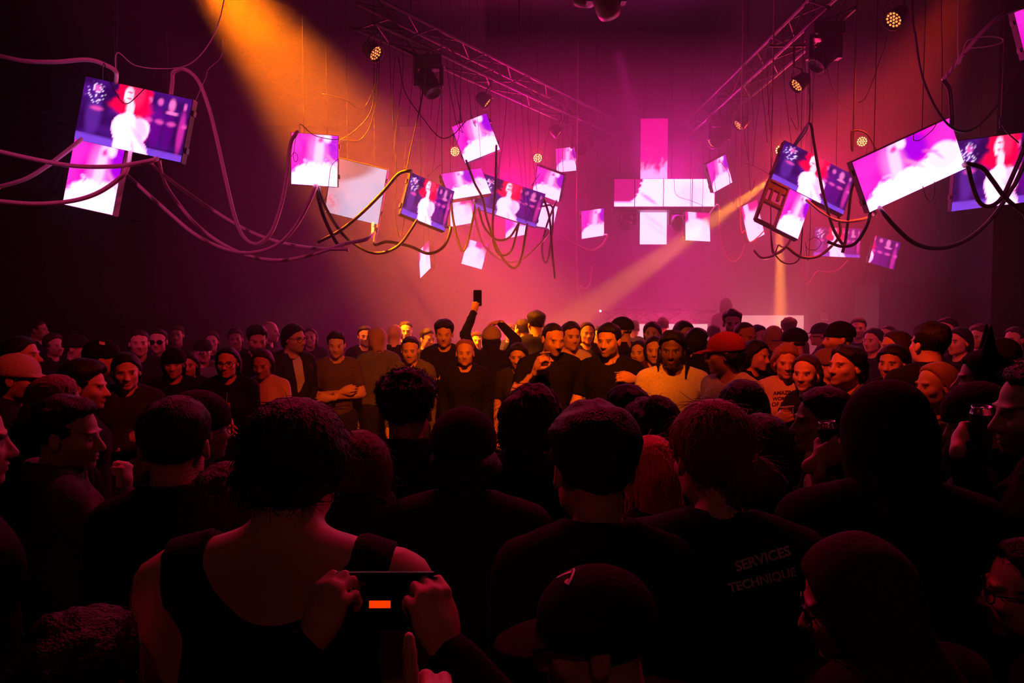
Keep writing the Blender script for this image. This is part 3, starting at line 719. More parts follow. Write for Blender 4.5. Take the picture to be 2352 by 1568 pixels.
WIRES = [
 ([(515, 0), (500, 60), (470, 115), (430, 150), (372, 158), (310, 150), (268, 122)], 6.0, 'bright thin cable curving above the wide left screen', PALEC, 0.005),
 ([(268, 122), (270, 60), (268, -20)], 6.05, 'thin dark drop cable above the wide left screen', DARKC, 0.005),
 ([(238, 145), (252, 185), (275, 228), (292, 238), (310, 225), (330, 205)], 5.8, 'thin dark loop across the top of the wide left screen', DARKC, 0.004),
 ([(510, 90), (508, 130), (478, 160), (472, 180)], 6.4, 'fine bright filament in the amber beam', PALEC, 0.003),
 ([(2200, 106), (2222, 93), (2268, 84), (2302, 89), (2296, 100), (2262, 108), (2226, 111)], 6.2, 'shining flat wire ring near the top right', PALEC, 0.006),
 ([(2096, -20), (2104, 90), (2120, 180), (2158, 262), (2200, 300), (2245, 290), (2300, 228), (2352, 140)], 6.3, 'dark cable swooping over the top of the wide bright magenta screen', DARKC, 0.010),
 ([(2302, 225), (2297, 270), (2310, 300), (2340, 328)], 6.2, 'thin dark cable dropping to the violet screen at the right edge', DARKC, 0.006),
 ([(2163, -20), (2164, 120), (2163, 275)], 6.6, 'thin straight wire above the wide bright magenta screen', DARKC, 0.004),
 ([(2100, 305), (2098, 320), (2112, 322), (2140, 300), (2152, 282)], 6.3, 'thin looped wire over the wide bright magenta screen', DARKC, 0.004),
 ([(1960, 315), (1956, 302), (1975, 300), (1995, 312), (2010, 340), (2016, 352)], 8.5, 'looped dark cable around the bright lamp at right', DARKC, 0.012),
 ([(1995, 312), (1992, 340), (1988, 356)], 8.5, 'short wire under the bright lamp at right', DARKC, 0.004),
 ([(668, 362), (676, 350), (684, 360), (680, 372), (674, 360), (680, 312)], 6.75, 'thin curl of wire on the square magenta screen', DARKC, 0.003),
 ([(776, 365), (760, 385), (754, 430), (748, 455), (738, 465), (725, 450)], 6.7, 'thin wire hanging off the right side of the square magenta screen', DARKC, 0.003),
 ([(690, 285), (720, 310), (760, 320), (776, 320)], 6.7, 'thin wire draped over the top of the square magenta screen', DARKC, 0.004),
 ([(860, 165), (855, 210), (830, 250), (790, 228), (740, 215)], 7.5, 'thin wire arcing through the amber haze', DARKC, 0.003),
 ([(868, 130), (862, 200), (850, 260), (815, 300), (785, 320)], 7.5, 'thin cable falling from the first left lamp to the magenta square', DARKC, 0.005),
 ([(872, 130), (866, 220), (850, 290), (825, 322), (795, 322)], 7.5, 'second cable falling from the first left lamp', DARKC, 0.005),
 ([(915, 130), (930, 210), (970, 270), (1010, 315), (1040, 310), (1068, 280)], 8.3, 'cable swung from the left truss to the corner-up screen', DARKC, 0.006),
 ([(978, 150), (970, 220), (955, 290), (940, 360), (934, 395)], 8.0, 'straight stout cable down to the small violet screen', DARKC, 0.009),
 ([(907, 130), (902, 220), (905, 300), (910, 400), (908, 490), (918, 545), (930, 500)], 8.0, 'long wire hanging left of the small violet screen', DARKC, 0.004),
 ([(1858, 140), (1860, 220), (1856, 290)], 8.2, 'knotted cable drop above the steep violet screen', DARKC, 0.008),
 ([(1898, 110), (1908, 190), (1935, 240), (1955, 252)], 8.4, 'wire curving right from the near right truss lamp', DARKC, 0.004),
 ([(2038, 55), (2020, 140), (1990, 220), (1972, 236)], 7.6, 'wire slanting down left from the top right lamp', DARKC, 0.004),
 ([(1712, 375), (1740, 385), (1775, 405)], 9.0, 'thin wire sticking out left of the steep violet screen', DARKC, 0.003),
 ([(1645, 440), (1640, 400), (1652, 372), (1672, 395), (1678, 430)], 11.6, 'thin wire tangle on the tilted magenta screen right of the cross', DARKC, 0.004),
 ([(1548, 411), (1550, 440), (1560, 452), (1590, 462), (1615, 474)], 12.1, 'thin wire across the white arm of the cross', DARKC, 0.004),
 ([(1860, 548), (1850, 556), (1856, 572), (1876, 572), (1886, 556), (1872, 545), (1858, 552)], 9.0, 'black coil of thin cable below the steep violet screen', DARKC, 0.005),
 ([(2120, 430), (2128, 455), (2140, 460), (2146, 440), (2146, 420)], 6.4, 'small wire loop under the wide bright magenta screen', DARKC, 0.004),
]
for p, Y, l, m_, r in WIRES:
    cable(p, Y, r, l, m_, 'cable')
# many thin wires hanging from the trusses that nothing tells apart
rr = random.Random(5)
ORD = 'first second third fourth fifth sixth seventh eighth ninth tenth eleventh twelfth thirteenth fourteenth fifteenth sixteenth seventeenth eighteenth nineteenth twentieth'.split()
def x0s(xs): return xs[0] < 1500
def drops(xs, A, B, label, group):
    for n_, x0 in enumerate(xs if x0s(xs) else xs[::-1]):
        d = B - A
        y0 = 120
        for y0 in range(0, 420, 4):
            d = Vector((B.y - A.y, A.x - B.x, 0)).normalized() * 0.145 * (1 if x0 < 1500 else -1)
            p = on_truss(x0, y0, A + d, B + d)
            if p.z < TRZ - 0.13: break
        Y = p.y
        L = rr.uniform(120, 300) if x0 < 1500 else rr.uniform(120, 260)
        dx = rr.uniform(-25, 25)
        pts = [(x0, y0), (x0 + rr.uniform(-4, 4), y0 + L * 0.3), (x0 + dx * 0.5, y0 + L * 0.65), (x0 + dx, y0 + L)]
        if rr.random() < 0.4: pts += [(x0 + dx + rr.uniform(-14, 14), y0 + L + 18), (x0 + dx + rr.uniform(-25, 25), y0 + L - 10)]
        cable(pts, Y, rr.uniform(0.0025, 0.005), label % ORD[n_], DARKC, 'thin_wire', group, 5, False)
drops([893, 925, 948, 1000, 1012, 1026, 1042, 1060, 1075, 1094, 1130, 1165, 1185, 1198, 1214, 1240, 1262, 1290, 1305], TL0, TL1, 'thin black wire under the left truss, %s from its near end', 'thin wires below the left truss')
drops([1668, 1690, 1702, 1715, 1728, 1740, 1752, 1762, 1775, 1800, 1822, 1842, 1874, 1884], TR0, TR1, 'thin black wire under the right truss, %s from its near end', 'thin wires below the right truss')

# ================================================================ stage at the back
STG = mat('stage_black', (0.02, 0.018, 0.02), 0.6, vary=0.2, scale=6)
def boxpx(px0, py0, px1, py1, Y, depth, z0=None):
    a, b = at(px0, py0, Y), at(px1, py1, Y)
    zb = b.z if z0 is None else z0
    return Vector(((a.x + b.x) / 2, Y + depth / 2, (a.z + zb) / 2)), (b.x - a.x, depth, a.z - zb)
# backlit white screen low behind the booth
for (x0, y0, x1, y1, Y, s, l) in ((1385, 742, 1640, 800, 14.6, 1.3, 'low backlit white screen behind the booth truss'), (1672, 722, 1857, 790, 15.0, 0.7, 'low backlit white screen between booth and pillar')):
    c, d = boxpx(x0, y0, x1, y1, Y, 0.1)
    t = thing('stage_lightbox', l, 'light box', Vector((c.x, c.y, 0)))
    MB().box((0, 0, 0), d).obj('casing', STG, t, loc=(0, 0.06, c.z))
    MB().box((0, 0, 0), (d[0] - 0.04, 0.01, d[2] - 0.04)).obj('diffuser', emit('lightbox_%d' % x0, (1.0, 0.5, 0.5), s), t, loc=(0, 0.0, c.z))
    MB().box((0, 0, 0), (d[0], 0.5, c.z - d[2] / 2)).obj('plinth', STG, t, loc=(0, 0.2, (c.z - d[2] / 2) / 2))
# booth truss
a, b = at(1388, 728, 13.2), at(1642, 728, 13.2)
tr = truss(Vector((a.x, 13.2, a.z)), Vector((b.x, 13.2, a.z)), 'low box truss across the front of the booth', 0.2, 0.28)
for ch in [c_ for c_ in tr.children if c_.name.startswith('suspension')]: bpy.data.objects.remove(ch)
for f in (0.02, 0.98):
    bar('upright', Vector(((b.x - a.x) * f, 0, -0.1)), Vector(((b.x - a.x) * f, 0, -a.z)), 0.05, tr)
# boxes lying on it
for (x0, x1, y0, y1, l) in ((1417, 1480, 709, 719, 'long flat case on the left of the booth truss'), (1482, 1564, 708, 719, 'long flat case on the right of the booth truss')):
    c, d = boxpx(x0, y0, x1, y1, 13.1, 0.25, a.z + 0.126)
    o = MB().box((0, 0, 0), d).obj('equipment_case', STG, loc=c); tag(o, l, 'case')
# loudspeaker stack right of the booth
c, d = boxpx(1642, 728, 1668, 800, 13.3, 0.5, 0.0)
t = thing('loudspeaker', 'tall dark loudspeaker column standing right of the booth', 'loudspeaker', Vector((c.x, c.y, 0)))
MB().box((0, 0, 0), d).obj('cabinet', STG, t, loc=(0, 0, c.z))
for k in range(4):
    MB().lathe([(0.0, 0.02), (0.05, 0.01), (0.085, -0.01), (0.09, 0.004), (0.0, 0.0)], 14, Matrix.Translation((0, -0.251, 0.3 + k * 0.35)) @ Matrix.Rotation(math.pi / 2, 4, 'X')).obj('driver', CANM, t, smooth=True)
# dark loudspeaker hulk at right behind the crowd
c, d = boxpx(2020, 650, 2130, 760, 11.2, 0.8, 0.0)
t = thing('loudspeaker', 'big dark loudspeaker stack in the gloom at far right', 'loudspeaker', Vector((c.x, c.y, 0)))
MB().box((0, 0, 0), (d[0], d[1], d[2] / 2 - 0.01)).obj('cabinet', STG, t, loc=(0, 0, d[2] / 4))
MB().box((0, 0, 0), (d[0], d[1], d[2] / 2 - 0.01)).obj('cabinet', STG, t, loc=(0, 0, d[2] * 3 / 4))
# small pilot light on a stand
p_ = at(1379, 714, 12.8)
t = thing('pilot_light', 'tiny blue pilot light left of the booth', 'light', Vector((p_.x, p_.y, 0)))
MB().tube([(0, 0, 0), (0, 0, p_.z - 0.02)], 0.012, 6).obj('stand', STG, t)
MB().lathe([(0, -0.02), (0.018, -0.012), (0.018, 0.012), (0, 0.02)], 8).obj('bulb', emit('pilot_blue', (0.25, 0.2, 1.0), 12), t, loc=(0, 0, p_.z))
p_ = at(1635, 779, 12.9)
t = thing('pilot_light', 'small warm lamp glowing right of the booth', 'light', Vector((p_.x, p_.y, 0)))
MB().tube([(0, 0, 0), (0, 0, p_.z - 0.03)], 0.012, 6).obj('stand', STG, t)
MB().lathe([(0, -0.035), (0.03, -0.02), (0.03, 0.02), (0, 0.035)], 10).obj('bulb', emit('pilot_warm', (1.0, 0.7, 0.35), 14), t, loc=(0, 0, p_.z))

# ================================================================ bodies: implicit surfaces turned into one continuous mesh
f32 = np.float32
def s_cap(P, a, b, ra, rb):
    a, b = np.asarray(a, f32), np.asarray(b, f32); ba = b - a
    x, y, z = P[0] - a[0], P[1] - a[1], P[2] - a[2]
    h = np.clip((x * ba[0] + y * ba[1] + z * ba[2]) / max(float(ba @ ba), 1e-9), 0, 1)
    return np.sqrt((x - ba[0] * h) ** 2 + (y - ba[1] * h) ** 2 + (z - ba[2] * h) ** 2) - (ra + (rb - ra) * h)
def s_ell(P, c, r, rx=0.0):
    x, y, z = P[0] - c[0], P[1] - c[1], P[2] - c[2]
    if rx:
        cs, sn = math.cos(rx), math.sin(rx); y, z = y * cs + z * sn, -y * sn + z * cs
    k0 = np.sqrt((x / r[0]) ** 2 + (y / r[1]) ** 2 + (z / r[2]) ** 2)
    k1 = np.sqrt((x / r[0] ** 2) ** 2 + (y / r[1] ** 2) ** 2 + (z / r[2] ** 2) ** 2)
    return k0 * (k0 - 1) / np.maximum(k1, 1e-6)
def smin(a, b, k):
    h = np.maximum(k - np.abs(a - b), 0) / k; return np.minimum(a, b) - h * h * k * 0.25
def smax(a, b, k): return -smin(-a, -b, k)
def sn3(P, f, seed=0):
    r = np.random.default_rng(seed); o = 0
    for k in range(3):
        d = r.normal(size=3); d /= np.linalg.norm(d); e = r.normal(size=3); e /= np.linalg.norm(e)
        g = f * (1 + 0.7 * k)
        o = o + np.sin(g * (P[0] * d[0] + P[1] * d[1] + P[2] * d[2]) + 1.5 * np.sin(g * 0.6 * (P[0] * e[0] + P[1] * e[1] + P[2] * e[2]) + k)) / (1 + 0.6 * k)
    return o / 2.0

def axis(lo, hi, fl, fh, fine, coarse):
    out = [lo]; 
    while out[-1] < hi:
        x = out[-1]
        dist = max(fl - x, x - fh, 0.0)
        out.append(x + (fine if fl - fine <= x <= fh else min(coarse, fine + 0.35 * dist)))
    return np.array(out, f32)

def surface_nets(ax, ay, az, D):
    ins = D < 0
    c = ins[:-1, :-1, :-1].astype(np.int8)
    s = np.zeros_like(c)
    for i in (0, 1):
        for j in (0, 1):
            for k in (0, 1):
                s += ins[i:ins.shape[0] - 1 + i, j:ins.shape[1] - 1 + j, k:ins.shape[2] - 1 + k]
    act = (s > 0) & (s < 8)
    I = np.argwhere(act)
    if len(I) == 0: return np.zeros((0, 3)), np.zeros((0, 4), int)
    idx = np.full(act.shape, -1, np.int64); idx[act] = np.arange(len(I))
    i, j, k = I.T
    A = (ax, ay, az)
    corner = {}
    for a in (0, 1):
        for b in (0, 1):
            for d in (0, 1): corner[a, b, d] = D[i + a, j + b, k + d]
    acc = np.zeros((len(I), 3)); cnt = np.zeros(len(I))
    base = (i, j, k)
    for e in range(3):
        o1, o2 = [q for q in range(3) if q != e]
        for a in (0, 1):
            for b in (0, 1):
                k0 = [0, 0, 0]; k0[o1] = a; k0[o2] = b; k1 = list(k0); k1[e] = 1
                v0, v1 = corner[tuple(k0)], corner[tuple(k1)]
                m = (v0 < 0) != (v1 < 0)
                t = np.where(m, v0 / np.where(m, v0 - v1, 1), 0)
                p = np.empty((len(I), 3))
                p[:, e] = A[e][base[e]] + t * (A[e][base[e] + 1] - A[e][base[e]])
                p[:, o1] = A[o1][base[o1] + a]; p[:, o2] = A[o2][base[o2] + b]
                acc += p * m[:, None]; cnt += m
    V = acc / np.maximum(cnt, 1)[:, None]
    Q = []
    for e in range(3):
        o1, o2 = [(1, 2), (2, 0), (0, 1)][e]
        sl0 = [slice(None)] * 3; sl1 = [slice(None)] * 3
        sl0[e] = slice(None, -1); sl1[e] = slice(1, None)
        cr = ins[tuple(sl0)] != ins[tuple(sl1)]
        E = np.argwhere(cr)
        ok = (E[:, o1] > 0) & (E[:, o2] > 0) & (E[:, o1] < ins.shape[o1] - 1) & (E[:, o2] < ins.shape[o2] - 1)
        E = E[ok]
        def cell(d1, d2):
            C = E.copy(); C[:, o1] += d1; C[:, o2] += d2; return idx[C[:, 0], C[:, 1], C[:, 2]]
        q = np.stack([cell(-1, -1), cell(0, -1), cell(0, 0), cell(-1, 0)], 1)
        fl = ~ins[E[:, 0], E[:, 1], E[:, 2]]
        q[fl] = q[fl][:, ::-1]
        Q.append(q)
    return V, np.concatenate(Q)

def grid(ax, ay, az):
    return [ax[:, None, None] + 0 * ay[None, :, None] + 0 * az[None, None, :], ay[None, :, None] + 0 * ax[:, None, None] + 0 * az[None, None, :], az[None, None, :] + 0 * ax[:, None, None] + 0 * ay[None, :, None]]

# ---------------------------------------------------------------- head, in its own frame (y forward, z up, origin between the ears)
def head_sdf(q, female=False, nose=1.0, jaw=1.0, chin=1.0):
    m = [np.abs(q[0]), q[1], q[2]]
    d = s_ell(q, (0, -0.014, 0.030), (0.076, 0.096, 0.086))
    d = smin(d, s_ell(q, (0, 0.028, -0.042), (0.060 * jaw, 0.064, 0.070)), 0.035)
    d = smin(d, s_ell(m, (0.040 * jaw, 0.012, -0.066), (0.022, 0.034, 0.03)), 0.03)
    d = smin(d, s_ell(q, (0, 0.070 * chin, -0.098), (0.024, 0.020, 0.016)), 0.025)
    d = smin(d, s_ell(m, (0.040, 0.056, -0.024), (0.024, 0.024, 0.022)), 0.02)
    d = smin(d, s_ell(m, (0.026, 0.079, 0.020), (0.026, 0.012, 0.008)), 0.012)
    d = smax(d, -s_ell(m, (0.031, 0.094, 0.000), (0.019, 0.012, 0.011)), 0.012)
    d = np.minimum(d, s_ell(m, (0.031, 0.071, -0.001), (0.0145, 0.0135, 0.0115)))
    d = smin(d, s_cap(q, (0, 0.084, 0.006), (0, 0.106 + 0.008 * (nose - 1), -0.033), 0.008, 0.0125 * nose), 0.012)
    d = smin(d, s_ell(m, (0.012, 0.094, -0.036), (0.010, 0.011, 0.009)), 0.008)
    d = smin(d, s_ell(q, (0, 0.087, -0.060), (0.023, 0.012, 0.006)), 0.006)
    d = smin(d, s_ell(q, (0, 0.086, -0.072), (0.020, 0.012, 0.0065)), 0.006)
    d = smax(d, -s_ell(q, (0, 0.102, -0.066), (0.022, 0.010, 0.0022)), 0.004)
    e = s_ell(m, (0.081, -0.012, -0.008), (0.010, 0.020, 0.031), 0.2)
    e = smax(e, -s_ell(m, (0.092, -0.006, -0.004), (0.008, 0.011, 0.019), 0.2), 0.006)
    return smin(d, e, 0.008)
SKINS = {'fair': (0.62, 0.36, 0.27), 'tan': (0.45, 0.24, 0.16), 'brown': (0.20, 0.095, 0.06)}
def face_colors(q, tone, hair, beard=0.0, female=False, makeup=0.0):
    """albedo of the skin at head-frame points q (n,3): lips, brows, eyes, beard shadow"""
    x, y, z = np.abs(q[:, 0]), q[:, 1], q[:, 2]
    col = np.tile(np.array(tone), (len(q), 1)).astype(float)
    front = y > 0.05
    def put(mask, c, a=1.0):
        mm = (mask * a)[:, None]; col[:] = col * (1 - mm) + np.array(c) * mm
    E = lambda cx, cz, rx, rz, s=0.35: 1 - np.clip((np.sqrt(((x - cx) / rx) ** 2 + ((z - cz) / rz) ** 2) - 1 + s) / (2 * s), 0, 1)
    if beard:
        b = np.clip((-0.042 - z - 0.25 * np.clip(0.05 - np.abs(x), 0, 1) * 0 + 0.5 * np.clip(x - 0.035, 0, 1)) / 0.02, 0, 1) * np.clip(y / 0.02, 0, 1) * (1 - E(0, -0.066, 0.018, 0.006)) * (z > -0.13)
        b = np.maximum(b, E(0, -0.052, 0.028, 0.006) * front)
        put(b, np.array(hair) + 0.02, beard * 0.75)
    put(E(0, -0.066, 0.023, 0.010) * front, (0.42, 0.10, 0.09) if not makeup else (0.45, 0.04, 0.05), 0.75)
    put(E(0.033, 0.021, 0.022, 0.0045) * front, hair, 0.85)
    put(E(0.031, -0.001, 0.0145, 0.0075) * front, (0.42, 0.38, 0.36), 1.0)
    put(E(0.031, -0.001, 0.0075, 0.0075) * front, (0.02, 0.012, 0.01), 1.0)
    put(E(0.031, 0.008, 0.017, 0.0028) * front, (0.03, 0.02, 0.02), 0.7 + 0.3 * makeup)
    return col

# ---------------------------------------------------------------- hands (y along the fingers, +x thumb side, +z back of the hand)
def hand_mesh(step, curl, thumb, spread=0.0):
    ax, ay, az = axis(-0.062, 0.085, -1, 1, step, step), axis(-0.075, 0.2, -1, 1, step, step), axis(-0.11, 0.045, -1, 1, step, step)
    P = grid(ax, ay, az)
    d = s_ell(P, (0.0, 0.050, 0.0), (0.042, 0.052, 0.017))
    d = smin(d, s_cap([P[0], P[1], P[2] * 1.25], (0, -0.035, 0), (0, 0.03, 0), 0.026, 0.028), 0.02)
    L = (0.074, 0.083, 0.077, 0.060)
    for i in range(4):
        p = np.array([0.031 - 0.0205 * i, 0.088 - (0.006 if i in (0, 3) else 0) - (0.006 if i == 3 else 0), 0.002])
        ang, az_ = 0.0, math.radians(spread * (1.5 - i))
        f = None
        for j, (fr, r0, r1) in enumerate(((0.46, 0.0098, 0.0092), (0.30, 0.0092, 0.0084), (0.24, 0.0084, 0.0068))):
            cj = curl[j] if not isinstance(curl[0], tuple) else curl[min(i, len(curl) - 1)][j]
            ang += math.radians(cj * (1 + 0.08 * i))
            e = p + L[i] * fr * np.array([math.sin(az_) * math.cos(ang), math.cos(az_) * math.cos(ang), -math.sin(ang)])
            g = s_cap(P, p, e, r0 * (0.92 if i == 3 else 1), r1 * (0.92 if i == 3 else 1))
            f = g if f is None else smin(f, g, 0.003)
            p = e
        d = smin(d, f, 0.007)
    t = None
    for a, b, r0, r1 in zip(thumb[:-1], thumb[1:], (0.0145, 0.0115, 0.0105), (0.0115, 0.0105, 0.0085)):
        g = s_cap(P, a, b, r0, r1); t = g if t is None else smin(t, g, 0.003)
    d = smin(d, t, 0.010)
    return surface_nets(ax, ay, az, d)
HANDS = {}
def hand(kind, fine=True):
    st = 0.0048 if fine else 0.0085
    if (kind, fine) not in HANDS:
        HANDS[kind, fine] = {
            'relax': lambda: hand_mesh(st, (22, 28, 18), [(0.024, 0.02, -0.006), (0.046, 0.052, -0.018), (0.05, 0.08, -0.03), (0.046, 0.1, -0.038)], spread=3),
            'grip': lambda: hand_mesh(st, (48, 52, 34), [(0.024, 0.02, -0.01), (0.042, 0.045, -0.036), (0.036, 0.066, -0.062), (0.022, 0.08, -0.074)], spread=2),
            'fist': lambda: hand_mesh(st, (70, 88, 60), [(0.024, 0.02, -0.01), (0.046, 0.05, -0.03), (0.03, 0.078, -0.048), (0.008, 0.082, -0.05)]),
            'flat': lambda: hand_mesh(st, (10, 10, 6), [(0.024, 0.02, -0.004), (0.05, 0.05, -0.012), (0.06, 0.078, -0.016), (0.062, 0.1, -0.018)], spread=4),
            'point': lambda: hand_mesh(st, ((6, 10, 8), (75, 85, 55)), [(0.024, 0.02, -0.01), (0.046, 0.05, -0.03), (0.03, 0.078, -0.048), (0.012, 0.09, -0.05)]),
        }[kind]()
    return HANDS[kind, fine]
def rot_from(fwd, back):
    """columns x, y=fwd, z=back-ish"""
    y = Vector(fwd).normalized(); z = Vector(back); z = (z - y * z.dot(y)).normalized(); x = y.cross(z)
    return np.array([x, y, z]).T

# ================================================================ people
ARMS = {  # elbow, wrist, hand kind, hand direction (None = along the forearm), back of the hand ; for the right side, mirrored for the left
    'down': ((0.215, -0.03, 1.13), (0.215, 0.05, 0.88), 'relax', None, (1, 0.2, 0)),
    'front': ((0.235, 0.0, 1.13), (0.09, 0.17, 1.0), 'relax', (-0.7, 0.5, -0.2), (0.3, 0.8, 0.5)),
    'over': ((0.245, 0.05, 1.14), (-0.06, 0.21, 1.14), 'relax', (-1, -0.05, 0.1), (0, 1, 0.2)),
    'under': ((0.245, 0.05, 1.14), (-0.04, 0.17, 1.19), 'relax', (-0.9, 0.05, 0.35), (0, 0.9, 0.4)),
    'drink': ((0.235, 0.02, 1.13), (0.10, 0.24, 1.19), 'grip', (-0.45, 0.75, 0.2), (0.75, 0.4, 0.1)),
    'sip': ((0.225, 0.10, 1.20), (0.10, 0.24, 1.38), 'grip', (-0.5, 0.6, 0.4), (0.7, 0.5, 0.2)),
    'chin': ((0.20, 0.14, 1.19), (0.05, 0.18, 1.41), 'fist', (-0.15, 0.1, 1), (0.6, 0.7, 0)),
    'up': ((0.26, 0.06, 1.64), (0.21, 0.12, 1.89), 'grip', (-0.1, 0.25, 0.9), (0.25, -0.9, 0.2)),
    'overhead': ((0.27, 0.02, 1.62), (0.06, 0.05, 1.80), 'relax', (-1, 0.2, -0.1), (0, -0.2, 1)),
    'phone': ((0.20, 0.22, 1.36), (0.125, 0.40, 1.55), 'grip', (-0.35, 0.25, 0.85), (0.35, -0.9, 0)),
    'raise': ((0.20, 0.18, 1.36), (-0.02, 0.24, 1.585), 'point', (-0.1, 0.1, 1), (0.3, -0.9, 0)),
    'tap': ((0.20, 0.12, 1.22), (0.14, 0.14, 1.46), 'point', (0.0, 0.1, 1), (0.2, -0.9, 0)),
}
CLOTH = {}
def cloth(col, rough=0.85):
    k = tuple(round(c, 3) for c in col)
    if k not in CLOTH:
        CLOTH[k] = mat('cloth_%d' % len(CLOTH), col, rough, vary=0.25, scale=90, bump=0.25, spec=0.15)
    return CLOTH[k]
HAIRM = {}
def hairmat(col):
    k = tuple(col)
    if k not in HAIRM: HAIRM[k] = mat('hair_%d' % len(HAIRM), col, 0.55, vary=0.4, scale=14, bump=0.5, spec=0.3, stretch=(16, 16, 1))
    return HAIRM[k]
SKINM = mat('skin', (0.5, 0.3, 0.2), 0.5, vcol=True, vary=0.06, scale=150, spec=0.4)
DARK, BROWN, RHAIR, BLOND = (0.012, 0.008, 0.007), (0.045, 0.02, 0.012), (0.22, 0.05, 0.02), (0.36, 0.19, 0.08)
BLACKC, CHAR, NAVY, WHITE, GREY = (0.010, 0.010, 0.011), (0.028, 0.026, 0.028), (0.012, 0.014, 0.024), (0.72, 0.70, 0.68), (0.12, 0.115, 0.12)

def rotm(yaw, pitch, roll):
    return np.array(Matrix.Rotation(-yaw, 3, 'Z') @ Matrix.Rotation(-pitch, 3, 'X') @ Matrix.Rotation(roll, 3, 'Y'))
def arm_pts(spec, s):
    e, w_, hk, hd, hb = spec
    fx = np.array([s, 1, 1.0]); sh = np.array([0.185 * s, -0.025, 1.415])
    e, w_ = np.array(e) * fx, np.array(w_) * fx
    hd = (w_ - e) if hd is None else np.array(hd) * fx
    return sh, e, w_, hk, hd, np.array(hb) * fx
def torso_sdf(P, b, fem):
    m = [np.abs(P[0]), P[1], P[2]]
    d = s_ell(P, (0, 0.0, 1.27), (0.160 * b, 0.105 * b, 0.20))
    d = smin(d, s_ell(P, (0, 0.01, 1.05), ((0.130 if fem else 0.142) * b, 0.10 * b, 0.17)), 0.08)
    d = smin(d, s_ell(P, (0, -0.01, 0.92), (0.165 * b, 0.115 * b, 0.12)), 0.06)
    d = smin(d, s_cap(m, (0.02, -0.035, 1.485), (0.165 * b, -0.025, 1.425), 0.045, 0.052), 0.06)
    if fem: d = smin(d, s_ell(m, (0.07, 0.085, 1.27), (0.055, 0.05, 0.055)), 0.05)
    else: d = smin(d, s_ell(m, (0.07, 0.07, 1.32), (0.07, 0.035, 0.06)), 0.05)
    return d
def arms_sdf(P, arms, b, upto=2.0, r=0.0):
    """upto: 1 = upper arm only, 2 = to the wrist; fraction cuts the segment short"""
    d = None
    for sh, e, w_, *_ in arms:
        sh = sh * np.array([b, 1, 1])
        end = e if upto >= 1 else sh + (e - sh) * upto
        g = s_cap(P, sh, end, 0.054 + r, 0.054 + r + (0.040 - 0.054) * min(upto, 1))
        if upto > 1:
            f = upto - 1
            g = smin(g, s_cap(P, e, e + (w_ - e) * f, 0.041 + r, 0.041 + r + (0.027 - 0.041) * f), 0.02)
        d = g if d is None else np.minimum(d, g)
    return d
def legs_sdf(P, r=0.0):
    m = [np.abs(P[0]), P[1], P[2]]
    d = s_cap(m, (0.085, -0.005, 0.90), (0.095, 0.015, 0.49), 0.088 + r, 0.056 + r)
    return smin(d, s_cap(m, (0.095, 0.015, 0.49), (0.10, -0.02, 0.08), 0.056 + r, 0.037 + r), 0.03)
def feet_sdf(P):
    m = [np.abs(P[0]), P[1], P[2]]
    return s_cap(m, (0.10, -0.035, 0.035), (0.115, 0.15, 0.028), 0.036, 0.028)

